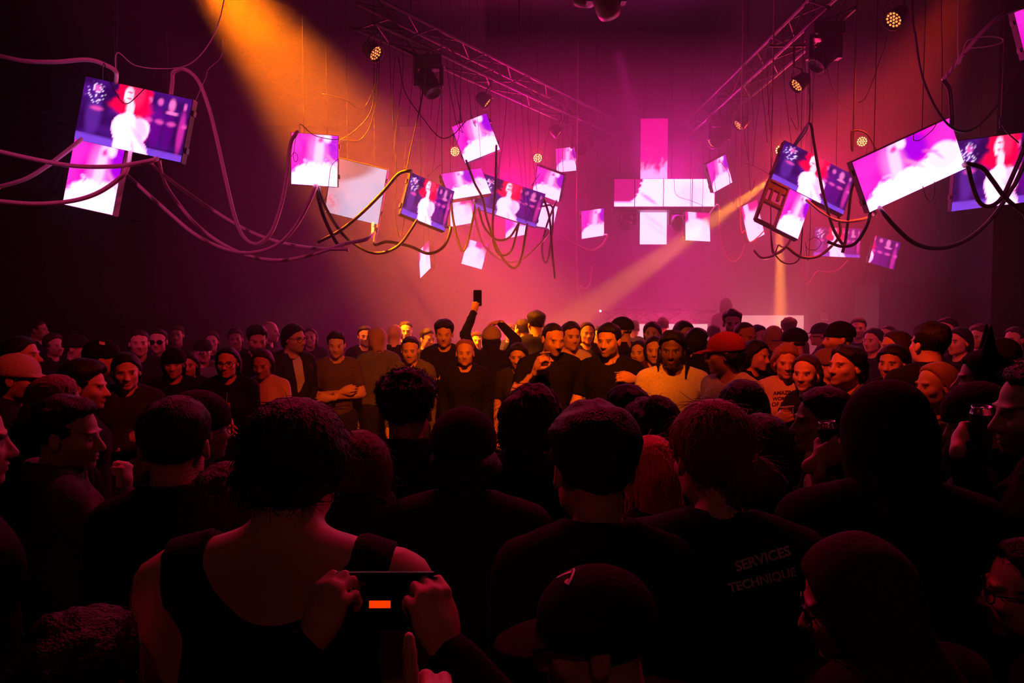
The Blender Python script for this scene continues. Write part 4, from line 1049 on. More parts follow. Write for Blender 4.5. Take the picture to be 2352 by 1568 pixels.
def make_hair(style, step, seed, long=0.3, t=0.0, under=False):
    """hair in the head frame: returns V, Q (and what to call it)"""
    big = style in ('long', 'wavy', 'afro', 'hood', 'updo', 'bob', 'messy', 'dreads', 'bun', 'ears', 'pony')
    zl = -0.36 if style in ('long', 'wavy', 'pony') else (-0.30 if style == 'hood' else -0.2)
    if style in ('long', 'wavy', 'pony'): zl = -long - 0.06
    ax = axis(-0.175, 0.175, -1, 1, step, step); ay = axis(-0.20, 0.215 if style.startswith('cap') else 0.16, -1, 1, step, step); az = axis(zl, 0.30 if style == 'ears' else 0.2, -1, 1, step, step)
    P = grid(ax, ay, az); m = [np.abs(P[0]), P[1], P[2]]
    x, y, z = P
    up = np.clip(z / 0.09, 0, 1)
    face = y * 0.80 - z * 0.60 - 0.001 + 0.007 * sn3(P, 85, seed + 9) + 0.010 * math.sin(seed * 1.7) * (z > 0.03)
    if style in ('short', 'fade', 'crop', 'curly', 'buzz', 'afro'):
        face = face + 0.35 * np.clip(m[0] - 0.028, 0, 1) * (z > 0.03) - 0.020 * np.clip((m[0] - 0.060) / 0.012, 0, 1) * (z < 0.045) + 0.006 * sn3(P, 150, seed + 4)
    sk = s_ell(P, (0, -0.014, 0.030), (0.076, 0.096, 0.086))
    ang = np.arctan2(x, -y + 0.001)
    groove = 0.0024 * np.sin(ang * 46 + 9 * z + 2 * np.sin(ang * 11 + 30 * z + seed)) if step < 0.009 else 0
    if style in ('short', 'fade', 'crop'):
        d = sk - (0.004 + (0.016 if style == 'short' else 0.020 if style == 'fade' else 0.009) * up) - t * up + (0.002 + 0.004 * up) * sn3(P, 60, seed)
        d = smax(d, face, 0.012); d = smax(d, -(z + (0.062 if style != 'fade' else 0.03) - 0.25 * np.clip(y + 0.02, 0, 1)), 0.01)
    elif style == 'buzz':
        d = smax(smax(sk - 0.0045, face + 0.008, 0.01), -(z + 0.05), 0.01)
    elif style == 'curly':
        d = sk - (0.004 + (0.022 + t) * up ** 0.8) + (0.3 + 0.7 * up) * (0.010 * sn3(P, 75, seed) + 0.005 * sn3(P, 150, seed + 1))
        d = smax(d, face, 0.012); d = smax(d, -(z + 0.06), 0.01)
    elif style == 'afro':
        d = s_ell(P, (0, -0.02, 0.05), (0.11 + t, 0.115 + t, 0.105 + t)) + 0.010 * sn3(P, 70, seed)
        d = smax(d, face + 0.005, 0.015)
    elif style in ('bob', 'messy'):
        d = sk - 0.020 - t
        d = smin(d, s_ell(P, (0, -0.03, -0.035), (0.098 + t, 0.088 + t, 0.095)), 0.04) + groove
        d = d + (0.010 * sn3(P, 45, seed) + 0.005 * sn3(P, 110, seed) if style == 'messy' else 0.004 * sn3(P, 30, seed))
        d = smax(d, np.maximum(face, -0.2 * np.ones_like(z)), 0.015)
        d = smax(d, -(z + 0.105 + 0.015 * np.sin(ang * 9 + seed)), 0.02)
    elif style in ('long', 'wavy', 'pony'):
        d = sk - 0.016 - t
        if style == 'pony':
            d = smax(d, face, 0.012); d = smax(d, -(z + 0.06), 0.015)
            d = smin(d, s_cap([x, y, z], (0, -0.115, 0.045), (0, -0.155, -0.02), 0.030, 0.036), 0.02)
            d = smin(d, s_cap(P, (0, -0.155, -0.02), (0.01, -0.125, -long), 0.036, 0.014), 0.02)
        else:
            f = [x * 0.72, y * 1.25, z]
            d = smin(d, s_cap(f, (0, -0.055, -0.02), (0, -0.085, -long), 0.070 + t, 0.048), 0.03)
            d = smin(d, s_cap(m, (0.070, 0.0, 0.0), (0.086, 0.025, -long * 0.85), 0.026, 0.016), 0.03)
            d = d + (0.008 * sn3([x, y, z * 0.6], 48, seed) if style == 'wavy' else 0.003 * sn3([x, y, z * 0.2], 60, seed)) 
            d = smax(d, smin(face, 0.02 - m[0] * 0 - np.abs(0.062 - m[0]) * 0 + (m[0] < 0.052) * 1.0 - 0.02, 0.001) if False else np.where(m[0] < 0.060, face, np.minimum(face, 0.03 - 0.0 * z) - 0.03 * np.clip(-z / 0.05, 0, 1)), 0.01)
        d = d + groove
    elif style == 'updo':
        d = sk - 0.016
        d = smin(d, s_ell(P, (0.0, -0.045, 0.03), (0.092 + t, 0.085, 0.09 + t)), 0.04)
        d = smin(d, s_ell(P, (0.045, -0.055, 0.01), (0.058, 0.055, 0.055)), 0.03) + groove + 0.005 * sn3(P, 50, seed)
        d = smax(d, face, 0.012); d = smax(d, -(z + 0.085), 0.02)
    elif style == 'bun':
        d = sk - 0.018 - t
        d = smin(d, s_ell(P, (0.03, -0.115, -0.035), (0.052, 0.045, 0.045)) + 0.006 * sn3(P, 90, seed), 0.02) + groove + 0.003 * sn3(P, 40, seed)
        d = smax(d, face, 0.012); d = smax(d, -(z + 0.08), 0.015)
    elif style == 'dreads':
        d = sk - 0.014 - 0.008 * up + 0.006 * sn3(P, 70, seed)
        d = smin(d, s_ell(P, (0, -0.10, 0.03), (0.06, 0.06, 0.07)) + 0.008 * sn3(P, 60, seed), 0.03)
        d = smax(d, face, 0.012); d = smax(d, -(z + 0.06), 0.015)
        r = np.random.default_rng(seed)
        for s in (-1, 1):
            for i in range(4):
                a = np.array([s * (0.074 + 0.008 * i), -0.01 - 0.02 * i, 0.0]); b = np.array([s * (0.085 + 0.01 * r.random()), 0.05 - 0.03 * i, -0.17 - 0.04 * r.random()])
                mid = (a + b) / 2 + np.array([s * 0.012, 0, 0])
                d = smin(d, smin(s_cap(P, a, mid, 0.010, 0.010), s_cap(P, mid, b, 0.010, 0.006), 0.004), 0.006)
    elif style == 'beanie':
        d = sk - 0.014 - t - 0.010 * up + 0.0015 * np.sin(ang * 50)
        rim = z * 0.96 - y * 0.05 - 0.012
        d = smax(d, -rim, 0.006)
        d = smin(d, np.maximum(sk - 0.020 - t, np.abs(rim - 0.022) - 0.020), 0.006)
    elif style in ('cap', 'capback', 'capflat'):
        d = sk - 0.012 - t - 0.008 * up
        d = smax(d, -(z - 0.016), 0.004)
        s = -1.0 if style == 'capback' else 1.0
        yy = y * s
        w_ = 0.082 if style != 'capflat' else 0.09
        br = s_ell([x, yy, z + (1.1 * x * x if style != 'capflat' else 0.2 * x * x) - 0.02 + 0.10 * np.clip(yy - 0.08, 0, 1)], (0, 0.105, 0.008), (w_, 0.085, 0.0065))
        br = smax(br, -(yy - 0.055), 0.01)
        d = smin(d, br, 0.008)
        d = smin(d, s_ell(P, (0, -0.014, 0.135 + t), (0.009, 0.009, 0.006)), 0.004)
    elif style == 'hood':
        d = s_ell(P, (0, -0.02, 0.02), (0.094 + t, 0.115 + t, 0.122 + t))
        d = smin(d, s_cap(P, (0, -0.03, -0.06), (0, -0.045, -0.22), 0.09, 0.13), 0.06) + 0.004 * sn3(P, 28, seed)
        op = s_ell(P, (0, 0.11, -0.02), (0.072, 0.10, 0.10))
        d = smax(d, -op, 0.02)
    elif style == 'ears':
        d = s_ell(P, (0, -0.01, 0.02), (0.098, 0.112, 0.115))
        for s in (-1, 1): d = smin(d, s_cap(P, (s * 0.062, -0.01, 0.10), (s * 0.082, -0.01, 0.235), 0.034, 0.004), 0.02)
        d = smax(d, face - 0.02, 0.012); d = smax(d, -(z + 0.1), 0.015)
    if under: d = smax(d, z - 0.016 + 0.9 * np.clip(sk - 0.010, 0, 1), 0.015)
    return surface_nets(ax, ay, az, d)
def strands(V, Q, n, seed, length=0.035, out=0.35, curl=0.0, r=0.001, pick=None):
    """thin loose hairs rooted on the hair surface"""
    rg = np.random.default_rng(seed)
    if len(V) == 0: return V, Q
    pool = np.arange(len(Q)) if pick is None else np.nonzero(pick(V[Q].mean(1)))[0]
    if len(pool) == 0: return V, Q
    i = rg.choice(pool, n)
    c = V[Q[i]].mean(1); nr = np.cross(V[Q[i, 2]] - V[Q[i, 0]], V[Q[i, 3]] - V[Q[i, 1]])
    nr /= np.maximum(np.linalg.norm(nr, axis=1, keepdims=True), 1e-9)
    VV, QQ, off = [V], [Q], len(V)
    for k in range(n):
        tdn = np.array([0, 0, -1.0]) + rg.normal(0, 0.45, 3); tdn -= nr[k] * tdn.dot(nr[k])
        nn = np.linalg.norm(tdn); tdn = tdn / nn if nn > 1e-6 else np.array([1.0, 0, 0])
        side = np.cross(tdn, nr[k]); L = length * rg.uniform(0.4, 1.3)
        u = np.linspace(0, 1, 5)[:, None]
        o = out * rg.uniform(0.3, 1.3)
        pts = c[k] - nr[k] * 0.003 + L * (tdn * u * (1 - o * 0.5) + nr[k] * o * u * (1 - 0.5 * u) + side * rg.normal(0, 0.3) * u * u)
        if curl: pts = pts + curl * (np.sin(u * 7 + k) * side + np.cos(u * 7 + k) * nr[k] * 0.8)
        v, q, _ = tube_np(pts, np.linspace(r, r * 0.35, 5), 3, False)
        VV.append(v); QQ.append(q + off); off += len(v)
    return np.concatenate(VV), np.concatenate(QQ)

LEGS_ME = None
def leg_meshes():
    global LEGS_ME
    if LEGS_ME is None:
        ax, ay, az = axis(-0.26, 0.26, -1, 1, 0.036, 0.036), axis(-0.19, 0.19, -1, 1, 0.036, 0.036), axis(0.03, 1.08, -1, 1, 0.05, 0.05)
        P = grid(ax, ay, az)
        d = smin(legs_sdf(P, 0.016), smax(s_ell(P, (0, -0.01, 0.93), (0.185, 0.135, 0.14)), P[2] - 1.02, 0.01), 0.05)
        d = smax(d, -(P[2] - 0.075), 0.01)
        tv, tq = surface_nets(ax, ay, az, d)
        s = 0.024
        ax, ay, az = axis(0.04, 0.18, -1, 1, s, s), axis(-0.1, 0.22, -1, 1, s, s), axis(-0.02, 0.13, -1, 1, s, s)
        P = grid(ax, ay, az)
        d = smin(s_cap(P, (0.10, -0.035, 0.04), (0.115, 0.15, 0.032), 0.046, 0.036), s_cap(P, (0.10, -0.03, 0.05), (0.10, -0.03, 0.1), 0.045, 0.045), 0.03)
        d = smax(d, -(P[2] - 0.0), 0.006)
        sv, sq = surface_nets(ax, ay, az, d)
        LEGS_ME = (tv, tq, sv, sq)
    return LEGS_ME
LEGC = {}
def leg_parts(root, col):
    tv, tq, sv, sq = leg_meshes()
    if col not in LEGC: LEGC[col] = mesh_np('trousers', tv, tq, True, [cloth(col)])
    link('trousers', LEGC[col], root)
    if 'shoe' not in LEGC: LEGC['shoe'] = mesh_np('shoe', sv, sq, True, [mat('shoe_leather', (0.02, 0.018, 0.018), 0.45)])
    link('shoe', LEGC['shoe'], root); o = link('shoe', LEGC['shoe'], root); o.scale = (-1, 1, 1)

PEOPLE = []
def thin_out(V, Q, mask, cell):
    """merge the vertices under the mask that fall into the same cell (the body under its clothes needs no fine mesh)"""
    key = np.floor(V / cell).astype(np.int64); key = key[:, 0] * 1000003 + key[:, 1] * 10007 + key[:, 2]
    key = np.where(mask, key, 10 ** 15 + np.arange(len(V)))
    _, inv = np.unique(key, return_inverse=True)
    n = inv.max() + 1; cnt = np.bincount(inv, minlength=n)
    W = np.stack([np.bincount(inv, V[:, i], n) / cnt for i in range(3)], 1)
    q = inv[Q]
    dup = [(q[:, i] == q[:, (i + 1) % 4]) for i in range(4)]
    opp = (q[:, 0] == q[:, 2]) | (q[:, 1] == q[:, 3])
    k = sum(d.astype(int) for d in dup)
    q4 = q[(k == 0) & ~opp]
    T = []
    for i in range(4):
        m = (k == 1) & dup[i] & ~opp
        T.append(q[m][:, [j for j in range(4) if j != i]])
    return W, q4, np.concatenate(T)
def person(label, px, py, Y, face=180, turn=None, pitch=0, roll=0, hair='short', hc=DARK, skin='fair', fem=False, top='tee', tc=BLACKC, la='down', ra='down', b=0.9, hs=1.0,
           bc=(0.02, 0.02, 0.025), beard=0.0, nose=1.0, jaw=1.0, wisps=0, wl=0.035, wo=0.35, curl=0.0, long=0.3, t=0.0, hat=None, hatc=BLACKC, glasses=None, collar=None, makeup=0.0, step=None, hairtop=0.0, hx=(None, None), lean=0.0, scoop=None, z0=0.0, spikes=None):
    """one standing figure; (px, py) the crown of the head in the photo, Y its depth, face the way the head looks (0 away, 90 right, 180 to the camera)"""
    k = len(PEOPLE)
    turn = face if turn is None else turn
    if jaw == 1.0 and fem: jaw = 0.92
    near = Y < 2.9
    away = abs(((face + 180) % 360) - 180) < 50
    st = step or ((0.0085 if away else 0.006) if near else (0.0105 if away else 0.0076) if Y < 5.2 else 0.011)
    yaw = math.radians(((face - turn + 180) % 360) - 180)
    R = rotm(yaw, math.radians(pitch), math.radians(roll)); piv = np.array([0, -0.01, 1.49])
    hcen = piv + R @ (np.array([0, 0.025, 0.135]) * hs)
    # where it stands: the crown falls on the pixel
    tgt = at(px, py, Y)
    ztop_local = hcen[2] + (R @ np.array([0, -0.014, 0.0]))[2] + 0.116 * hs + hairtop
    s = (tgt.z - z0) / ztop_local
    th = -math.radians(turn)
    c_, s_ = math.cos(th), math.sin(th)
    off = np.array([hcen[0] * c_ - hcen[1] * s_, hcen[0] * s_ + hcen[1] * c_]) * s
    root = thing('person', label, 'person', (tgt.x - off[0], tgt.y - off[1], z0), th, 'people in the crowd')
    root.scale = (s, s, s)
    def ik(spec, sd):
        kind, tp, fwd, back = spec
        Rw = np.array([[c_, s_, 0], [-s_, c_, 0], [0, 0, 1.0]])
        W = Rw @ (np.array(at(*tp)) - np.array(root.location)) / s
        f_, k_ = Rw @ np.array(fwd), Rw @ np.array(back)
        W = W - rot_from(f_, k_) @ np.array([0.0, 0.078, -0.046])
        S = np.array([0.185 * sd, -0.025, 1.415]); d = W - S; L = np.linalg.norm(d)
        if L > 0.56: W = S + d / L * 0.56; d = W - S; L = 0.56
        u = d / L; a_ = (0.30 ** 2 - 0.27 ** 2 + L * L) / (2 * L); h_ = math.sqrt(max(0.30 ** 2 - a_ * a_, 1e-4))
        pole = np.array([sd * 0.6, -0.25, -1.0]); pole -= u * pole.dot(u); pole /= np.linalg.norm(pole)
        return S, S + u * a_ + pole * h_, W, kind, f_, k_
    arms = [arm_pts(ARMS[q_], sd) if isinstance(q_, str) else ik(q_, sd) for q_, sd in ((ra, 1.0), (la, -1.0))]
    arms = [(a[0] * np.array([b, 1, 1]), a[1] * np.array([0.5 + 0.5 * b, 1, 1]), *a[2:]) for a in arms]
    PEOPLE.append((root, label, tgt.x, tgt.y, s))
    # ---- skin
    xs = max(0.30, max(abs(a[2][0]) for a in arms) + 0.06, max(abs(a[1][0]) for a in arms) + 0.08)
    yl, yh = -0.20, max(0.17, max(a[2][1] for a in arms) + 0.06)
    zh = max(hcen[2] + 0.13 * hs, max(a[2][2] for a in arms) + 0.06) + 0.03
    hl = 0.125 * hs
    cs = 0.026 if Y < 5.2 else 0.034
    ax, ay, az = axis(-xs, xs, hcen[0] - hl * 0.75, hcen[0] + hl * 0.75, st, cs), axis(yl, yh, hcen[1] - hl, hcen[1] + hl, st, cs), axis(-0.03, zh, hcen[2] - 0.125 * hs, hcen[2] + 0.125 * hs, st, cs)
    P = grid(ax, ay, az)
    bare = top in ('tank', 'strap')
    D = torso_sdf(P, b, fem) + (0.0 if bare else 0.012)
    D = smin(D, arms_sdf(P, [a[:3] for a in arms], 1.0, 2.0, -0.002 if top != 'long' else -0.012), 0.03)
    D = smin(D, legs_sdf(P, -0.006), 0.05); D = np.minimum(D, feet_sdf(P))
    D = smin(D, s_cap(P, (0, -0.028, 1.42), hcen + R @ np.array([0, -0.028, -0.03]), 0.060 if not fem else 0.052, 0.055 if not fem else 0.047), 0.035)
    k0 = max(int(np.searchsorted(az, hcen[2] - 0.16 * hs)) - 1, 0); k1 = int(np.searchsorted(az, hcen[2] + 0.15 * hs)) + 1
    sub = [a[:, :, k0:k1] for a in P]
    q = [(R[0, i] * (sub[0] - hcen[0]) + R[1, i] * (sub[1] - hcen[1]) + R[2, i] * (sub[2] - hcen[2])) / hs for i in range(3)]
    D[:, :, k0:k1] = smin(D[:, :, k0:k1], head_sdf(q, fem, nose, jaw) * hs, 0.02)
    V, Q = surface_nets(ax, ay, az, D)
    V, Q, T3 = thin_out(V, Q, V[:, 2] < hcen[2] - 0.15 * hs, 0.024 if Y < 5.2 else 0.032)
    qv = ((V - hcen) @ R) / hs
    col = face_colors(qv, SKINS[skin], hc, beard, fem, makeup)
    for i, a in enumerate(arms):
        hv, hq = hand(a[3], (Y < 5.2 or not isinstance((ra, la)[i], str)) and (ra, la)[i] != 'down')
        sx = np.array([1.0 if i == 0 else -1.0, 1, 1])
        HR = rot_from(a[4], a[5])
        vv = (hv * sx) @ HR.T if i == 0 else (hv @ np.diag([-1, 1, 1])) @ HR.T
        Q = np.concatenate([Q, (hq if i == 0 else hq[:, ::-1]) + len(V)])
        V = np.concatenate([V, vv + a[2]])
        col = np.concatenate([col, np.tile(np.array(SKINS[skin]), (len(hv), 1))])
    me = mesh_np('body', V, Q, True, [SKINM], T3)
    ca = me.color_attributes.new('Col', 'FLOAT_COLOR', 'POINT')
    ca.data.foreach_set('color', np.concatenate([col, np.ones((len(col), 1))], 1).astype(f32).ravel())
    link('body', me, root)
    # ---- hair and headgear
    def head_part(name, style, m, nst, seed, ws=0, **kw):
        v, qd = make_hair(style, nst, seed, **kw)
        if len(v) == 0: return None
        if ws and name == 'hair':
            base = (v, qd)
            v, qd = strands(v, qd, ws, seed, wl, wo, curl, 0.0014 if curl else 0.001)
            if spikes:
                v2, q2 = strands(*base, spikes[1], seed + 3, 0.055, 0.9, 0.0, 0.0032, spikes[0])
                nb = len(base[0]); nq = len(base[1])
                qd = np.concatenate([qd, q2[nq:] - nb + len(v)]); v = np.concatenate([v, v2[nb:]])
        v = (v * hs * (1.0)) @ R.T + hcen
        return link(name, mesh_np(name, v, qd, True, [m]), root)
    hst = 0.0075 if near else 0.0098 if Y < 5.2 else 0.0145
    if hair and hair != 'bald' and not wisps and not hat: wisps = 260 if near else 110 if Y < 5.2 else 0
    if hair and hair != 'bald': head_part('hair', hair, hairmat(hc), hst, k, wisps, long=long, t=t, under=hat in ('cap', 'capflat', 'capback', 'beanie'))
    if hat: head_part({'beanie': 'beanie', 'hood': 'hood', 'ears': 'eared_mask'}.get(hat, 'cap'), hat, cloth(hatc), hst, k + 50, 0, t=0.004)
    if glasses:
        g = MB()
        for sx in (-1, 1):
            a = np.linspace(0, 2 * math.pi, 17)
            ring = np.stack([sx * 0.034 + 0.027 * np.cos(a), 0.096 - 0.010 * np.abs(np.cos(a)) * (np.cos(a) * sx > 0), 0.021 * np.sin(a) - 0.001], 1)
            g.add(*tube_np(ring, 0.0022, 5, False))
            g.add(*tube_np([(sx * 0.060, 0.088, 0.006), (sx * 0.078, 0.02, 0.008), (sx * 0.080, -0.02, 0.0)], 0.002, 5))
        g.add(*tube_np([(-0.008, 0.101, 0.004), (0, 0.104, 0.006), (0.008, 0.101, 0.004)], 0.002, 5))
        v = np.concatenate(g.V) * hs @ R.T + hcen
        go = link('glasses', mesh_np('glasses', v, np.concatenate(g.Q), True, [mat('glasses_frame', (0.02, 0.02, 0.02), 0.25)], np.concatenate(g.T)), root)
        if glasses == 'sun':
            ln = MB()
            for sx in (-1, 1): ln.lathe([(0, 0.002), (0.026, 0.0), (0.026, -0.002), (0, -0.001)], 12, Matrix.Translation((sx * 0.034, 0.094, 0)) @ Matrix.Rotation(-math.pi / 2, 4, 'X'))
            lv = np.concatenate(ln.V) * hs @ R.T + hcen
            lo = link('dark_lenses', mesh_np('dark_lenses', lv, np.concatenate(ln.Q), True, [mat('dark_lens', (0.004, 0.004, 0.004), 0.08)]), go)
            lo['kind'] = 'stuff'
    # ---- clothes
    ts = 0.0165 if near else 0.023 if Y < 5.2 else 0.033
    sl = {'tee': 0.62, 'long': 1.93, 'tank': 0.0, 'strap': 0.0, 'vest': 0.0}[top]
    inf = 0.014 if top in ('tee', 'tank', 'strap') else 0.024
    ax, ay, az = axis(-xs, xs, -9, 9, ts, ts), axis(yl, yh, -9, 9, ts, ts), axis(0.80, zh if sl > 1 and max(a[2][2] for a in arms) > 1.4 else 1.62, -9, 9, ts, ts)
    P = grid(ax, ay, az)
    T = torso_sdf(P, b, fem) - inf
    if sl > 0: T = smin(T, arms_sdf(P, [a[:3] for a in arms], 1.0, sl, 0.009 if top == 'tee' else 0.014), 0.02)
    T = T + (0.0045 if near else 0.003) * sn3([P[0], P[1] * 1.2, P[2]], 26, k)
    T = smax(T, -(P[2] - (0.86 if top != 'strap' else 1.0)), 0.01)
    m = [np.abs(P[0]), P[1], P[2]]
    if top == 'tank':
        T = smax(T, -np.maximum(s_ell(P, (0, -0.02, 1.50), scoop or (0.105, 0.4, 0.13)), -0.2 + 0 * P[0]), 0.008)
        T = smax(T, -s_ell(m, (0.235 * b, -0.02, 1.36), (0.085, 0.3, 0.17)), 0.008)
    elif top == 'strap':
        T = smax(T, P[2] - 1.27, 0.01)
    else:
        T = smax(T, -s_cap(P, (0, -0.012, 1.495), (0, 0.02, 1.68), 0.064 if not collar else 0.07, 0.085), 0.012)
        T = smax(T, -s_ell(P, (0, 0.10, 1.50), (0.058, 0.12, 0.055)), 0.014)
    if collar == 'collar':
        ring = np.sqrt((P[0]) ** 2 + ((P[1] + 0.02) * 0.95) ** 2)
        cz = P[2] - 1.50 + 0.25 * (P[1] + 0.02)
        T = smin(T, np.maximum(np.abs(ring - 0.078 - 0.12 * np.clip(0.03 - cz, 0, 1)) - 0.010, np.abs(cz) - 0.036), 0.008)
    elif collar == 'fur':
        T = smin(T, np.abs(s_cap([P[0], P[1] + 0.03, P[2]], (0, 0, 1.47), (0, 0, 1.475), 0.11, 0.11)) - 0.03 + 0.010 * sn3(P, 120, k), 0.02)
        T = smax(T, -s_cap(P, (0, 0, 1.4), (0, 0.0, 1.7), 0.075, 0.075), 0.008)
    elif collar == 'hood':
        T = smin(T, s_ell(P, (0, -0.115, 1.455), (0.125, 0.055, 0.075)), 0.03)
        T = smax(T, -s_cap(P, (0, -0.03, 1.45), (0, 0.02, 1.65), 0.07, 0.075), 0.008)
    v, qd = surface_nets(ax, ay, az, T)
    sv = None
    if collar == 'fur' and near: v, qd = strands(v, qd, 500, k, 0.02, 0.8)
    sm = mesh_np({'tee': 't_shirt', 'long': 'jacket', 'tank': 'tank_top', 'strap': 'bandeau_top', 'vest': 'vest'}[top], v, qd, True, [cloth(tc)])
    so = link(sm.name.split('.')[0], sm, root)
    leg_parts(root, bc)
    return dict(root=root, s=s, hcen=hcen, R=R, arms=arms, shirt=so, hs=hs, th=th)
def world_of(pd, p):
    """a point of a figure's local frame in the world"""
    c_, s_ = math.cos(pd['th']), math.sin(pd['th']); p = np.array(p) * pd['s']
    return Vector((p[0] * c_ - p[1] * s_, p[0] * s_ + p[1] * c_, p[2])) + pd['root'].location

# ================================================================ the crowd
P_ = person
# ---- front row, backs to the camera
bun = P_('woman in a black tank top with dark short rounded hair, bare shoulders', 684, 900, 1.15, 8, 0, 4, hair='updo', fem=True, top='tank', tc=BLACKC, wisps=420, hs=0.88, wl=0.05, wo=0.5, skin='fair', hairtop=0.022, scoop=(0.115, 0.4, 0.12), roll=4, b=1.06, spikes=(lambda c: (c[:, 0] < -0.055) & (c[:, 2] < 0.0) & (c[:, 2] > -0.09), 60))
big = P_('person with a big smooth round head of dark hair, centre front', 1362, 922, 1.45, -12, 0, 3, hair='short', t=0.012, top='long', hs=1.08, collar='collar', hairtop=0.03, wisps=380, wl=0.02)
srv = P_('crew member with copper hair in a loose bun, dark shirt lettered SERVICES TECHNIQUE', 1635, 915, 1.55, -12, 10, 8, hair='bun', hc=RHAIR, fem=True, tc=(0.012, 0.018, 0.016), wisps=520, wl=0.06, wo=0.4, hairtop=0.02, b=1.0, hs=1.06)
crl = P_('man with a tall crop of tight curls and protruding ears, dark collared jacket', 935, 842, 2.25, 4, 0, -2, hair='curly', skin='tan', top='long', collar='collar', t=0.012, hairtop=0.04, wisps=900, wl=0.02, wo=0.9, curl=0.006)
cpb = P_('man in a dark cap worn over curly hair, knitted dark cardigan and white collar', 1065, 932, 1.78, 0, 4, 2, hair='messy', hat='cap', top='long', tc=(0.02, 0.02, 0.02), collar='collar', hatc=BLACKC, hairtop=0.025, b=1.05)
P_('person with a tousled dark bob and one stray lock standing up', 1225, 888, 2.3, 25, 10, 2, hair='messy', t=0.012, hc=(0.03, 0.012, 0.008), top='long', hairtop=0.022, wisps=520, wl=0.06, wo=0.5, spikes=(lambda c: (c[:, 2] < -0.05), 50))
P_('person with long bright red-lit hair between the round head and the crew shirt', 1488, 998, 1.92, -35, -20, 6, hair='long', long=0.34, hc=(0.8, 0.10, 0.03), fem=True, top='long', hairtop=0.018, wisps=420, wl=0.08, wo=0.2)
P_('person with thick wavy dark hair and bare nape beside the round head', 1492, 908, 2.32, -40, -10, 4, hair='messy', t=0.006, fem=True, top='long', collar='collar', hairtop=0.026, wisps=420, wl=0.04)
P_('person of whom only a dark crown of hair shows behind the wavy head', 1440, 880, 2.78, -10, 0, 2, hair='short', t=0.01, top='long', hairtop=0.03)
P_('person with a flat wide dark bob in front of the lettered white shirt', 1708, 870, 2.78, 15, 0, 4, hair='bob', t=0.012, fem=True, top='long', hairtop=0.03)
P_('woman with long straight dark hair right of the copper bun', 1752, 946, 2.0, 20, 10, 2, hair='long', fem=True, top='long', hc=(0.025, 0.01, 0.008), hairtop=0.018, wisps=300, wl=0.08, wo=0.15)
P_('short woman with auburn hair and a fur-trimmed collar', 822, 985, 1.86, -15, 5, 4, hair='bob', hc=(0.12, 0.03, 0.015), fem=True, top='long', collar='fur', hairtop=0.02, wisps=380, wl=0.06, wo=0.25)
P_('short woman with dark reddish hair at the bare-shouldered woman\'s elbow', 532, 1056, 1.45, 18, 5, 4, hair='long', long=0.2, hc=(0.06, 0.012, 0.01), fem=True, top='long', hairtop=0.018, wisps=380, wl=0.07, wo=0.25)
P_('man with short fringed hair seen from behind, left of the tank top', 400, 906, 1.80, -14, 0, 4, hair='short', t=0.004, top='long', collar='collar', hs=1.06, hairtop=0.028, wisps=500, wl=0.03)
P_('person in a dark beanie and glasses just behind the short-haired man', 458, 896, 2.22, 40, 30, 2, hair='crop', hat='beanie', hatc=(0.03, 0.025, 0.03), glasses=True, top='long', hairtop=0.025, beard=0.6)
prf = P_('man in profile with a swept dark fade, pale collared jacket, hand at his mouth', 158, 905, 2.16, 82, 50, 6, hair='fade', t=0.006, top='long', tc=GREY, collar='collar', ra='chin', beard=0.35, hairtop=0.03, nose=1.15)
P_('person in profile cut by the left edge, pink-lit cheek', -92, 885, 1.62, 55, 40, 4, hair='messy', top='long', hairtop=0.025)
hod = P_('tall figure in a black hood with its back to the camera', 2032, 853, 1.62, -8, 8, 3, hair='crop', hat='hood', top='long', collar=None, hairtop=0.045, b=1.1)
can1 = P_('dark-haired woman in profile looking left, bare arm raised with a can', 1888, 886, 2.36, -82, -50, 2, hair='bob', fem=True, skin='tan', top='tank', la=('grip', (1906, 1028, 2.12), (0.8, 0.1, 0.45), (0.1, -1, 0.1)), hairtop=0.02)
bny = P_('person in a dark knitted beanie looking down left, can held at the face', 2245, 876, 2.3, -75, -45, 14, hair='crop', hat='beanie', hatc=(0.035, 0.02, 0.03), top='long', la=('grip', (2252, 1000, 1.9), (0.5, 0.6, 0.3), (-0.9, 0.5, 0)), hairtop=0.026)
P_('bearded curly-haired man in profile cut by the right edge', 2388, 812, 1.75, -78, -60, 6, hair='curly', beard=0.9, top='long', hairtop=0.035, wisps=500, wl=0.03, wo=0.8, curl=0.005)
capm = P_('person in a dark baseball cap in profile, lowest at centre front', 1362, 1302, 1.06, -84, -28, 10, hair='short', hat='cap', hatc=(0.012, 0.008, 0.008), top='long', hairtop=0.022, tc=BLACKC, nose=1.1)
ghd = P_('person in a grey hooded top and glasses hunched at bottom right', 1962, 1203, 1.14, -70, -25, 16, hs=0.95, hair='crop', hat='hood', hatc=(0.045, 0.035, 0.042), top='long', tc=(0.04, 0.032, 0.038), glasses=True, hairtop=0.045, b=1.15)
P_('person with thin-framed glasses at the bottom right edge', 2375, 1228, 1.32, -65, -50, 4, hair='short', top='long', glasses=True, hairtop=0.025)
P_('person with flat dark hair and one pink ear at bottom left', 180, 1386, 0.93, -8, -10, 2, hair='messy', t=-0.004, top='long', hairtop=0.022, wisps=380, wl=0.03)
phn = P_('person below the frame filming with a phone held sideways', 800, 1660, 0.74, 0, 0, 0, hair='short', top='long', la=('grip', (800, 1372, 0.95), (0.3, 0.3, 0.85), (-0.5, -0.8, 0)), ra=('grip', (968, 1384, 0.95), (-0.3, 0.3, 0.85), (0.5, -0.8, 0)), hairtop=0.022, hs=0.95)

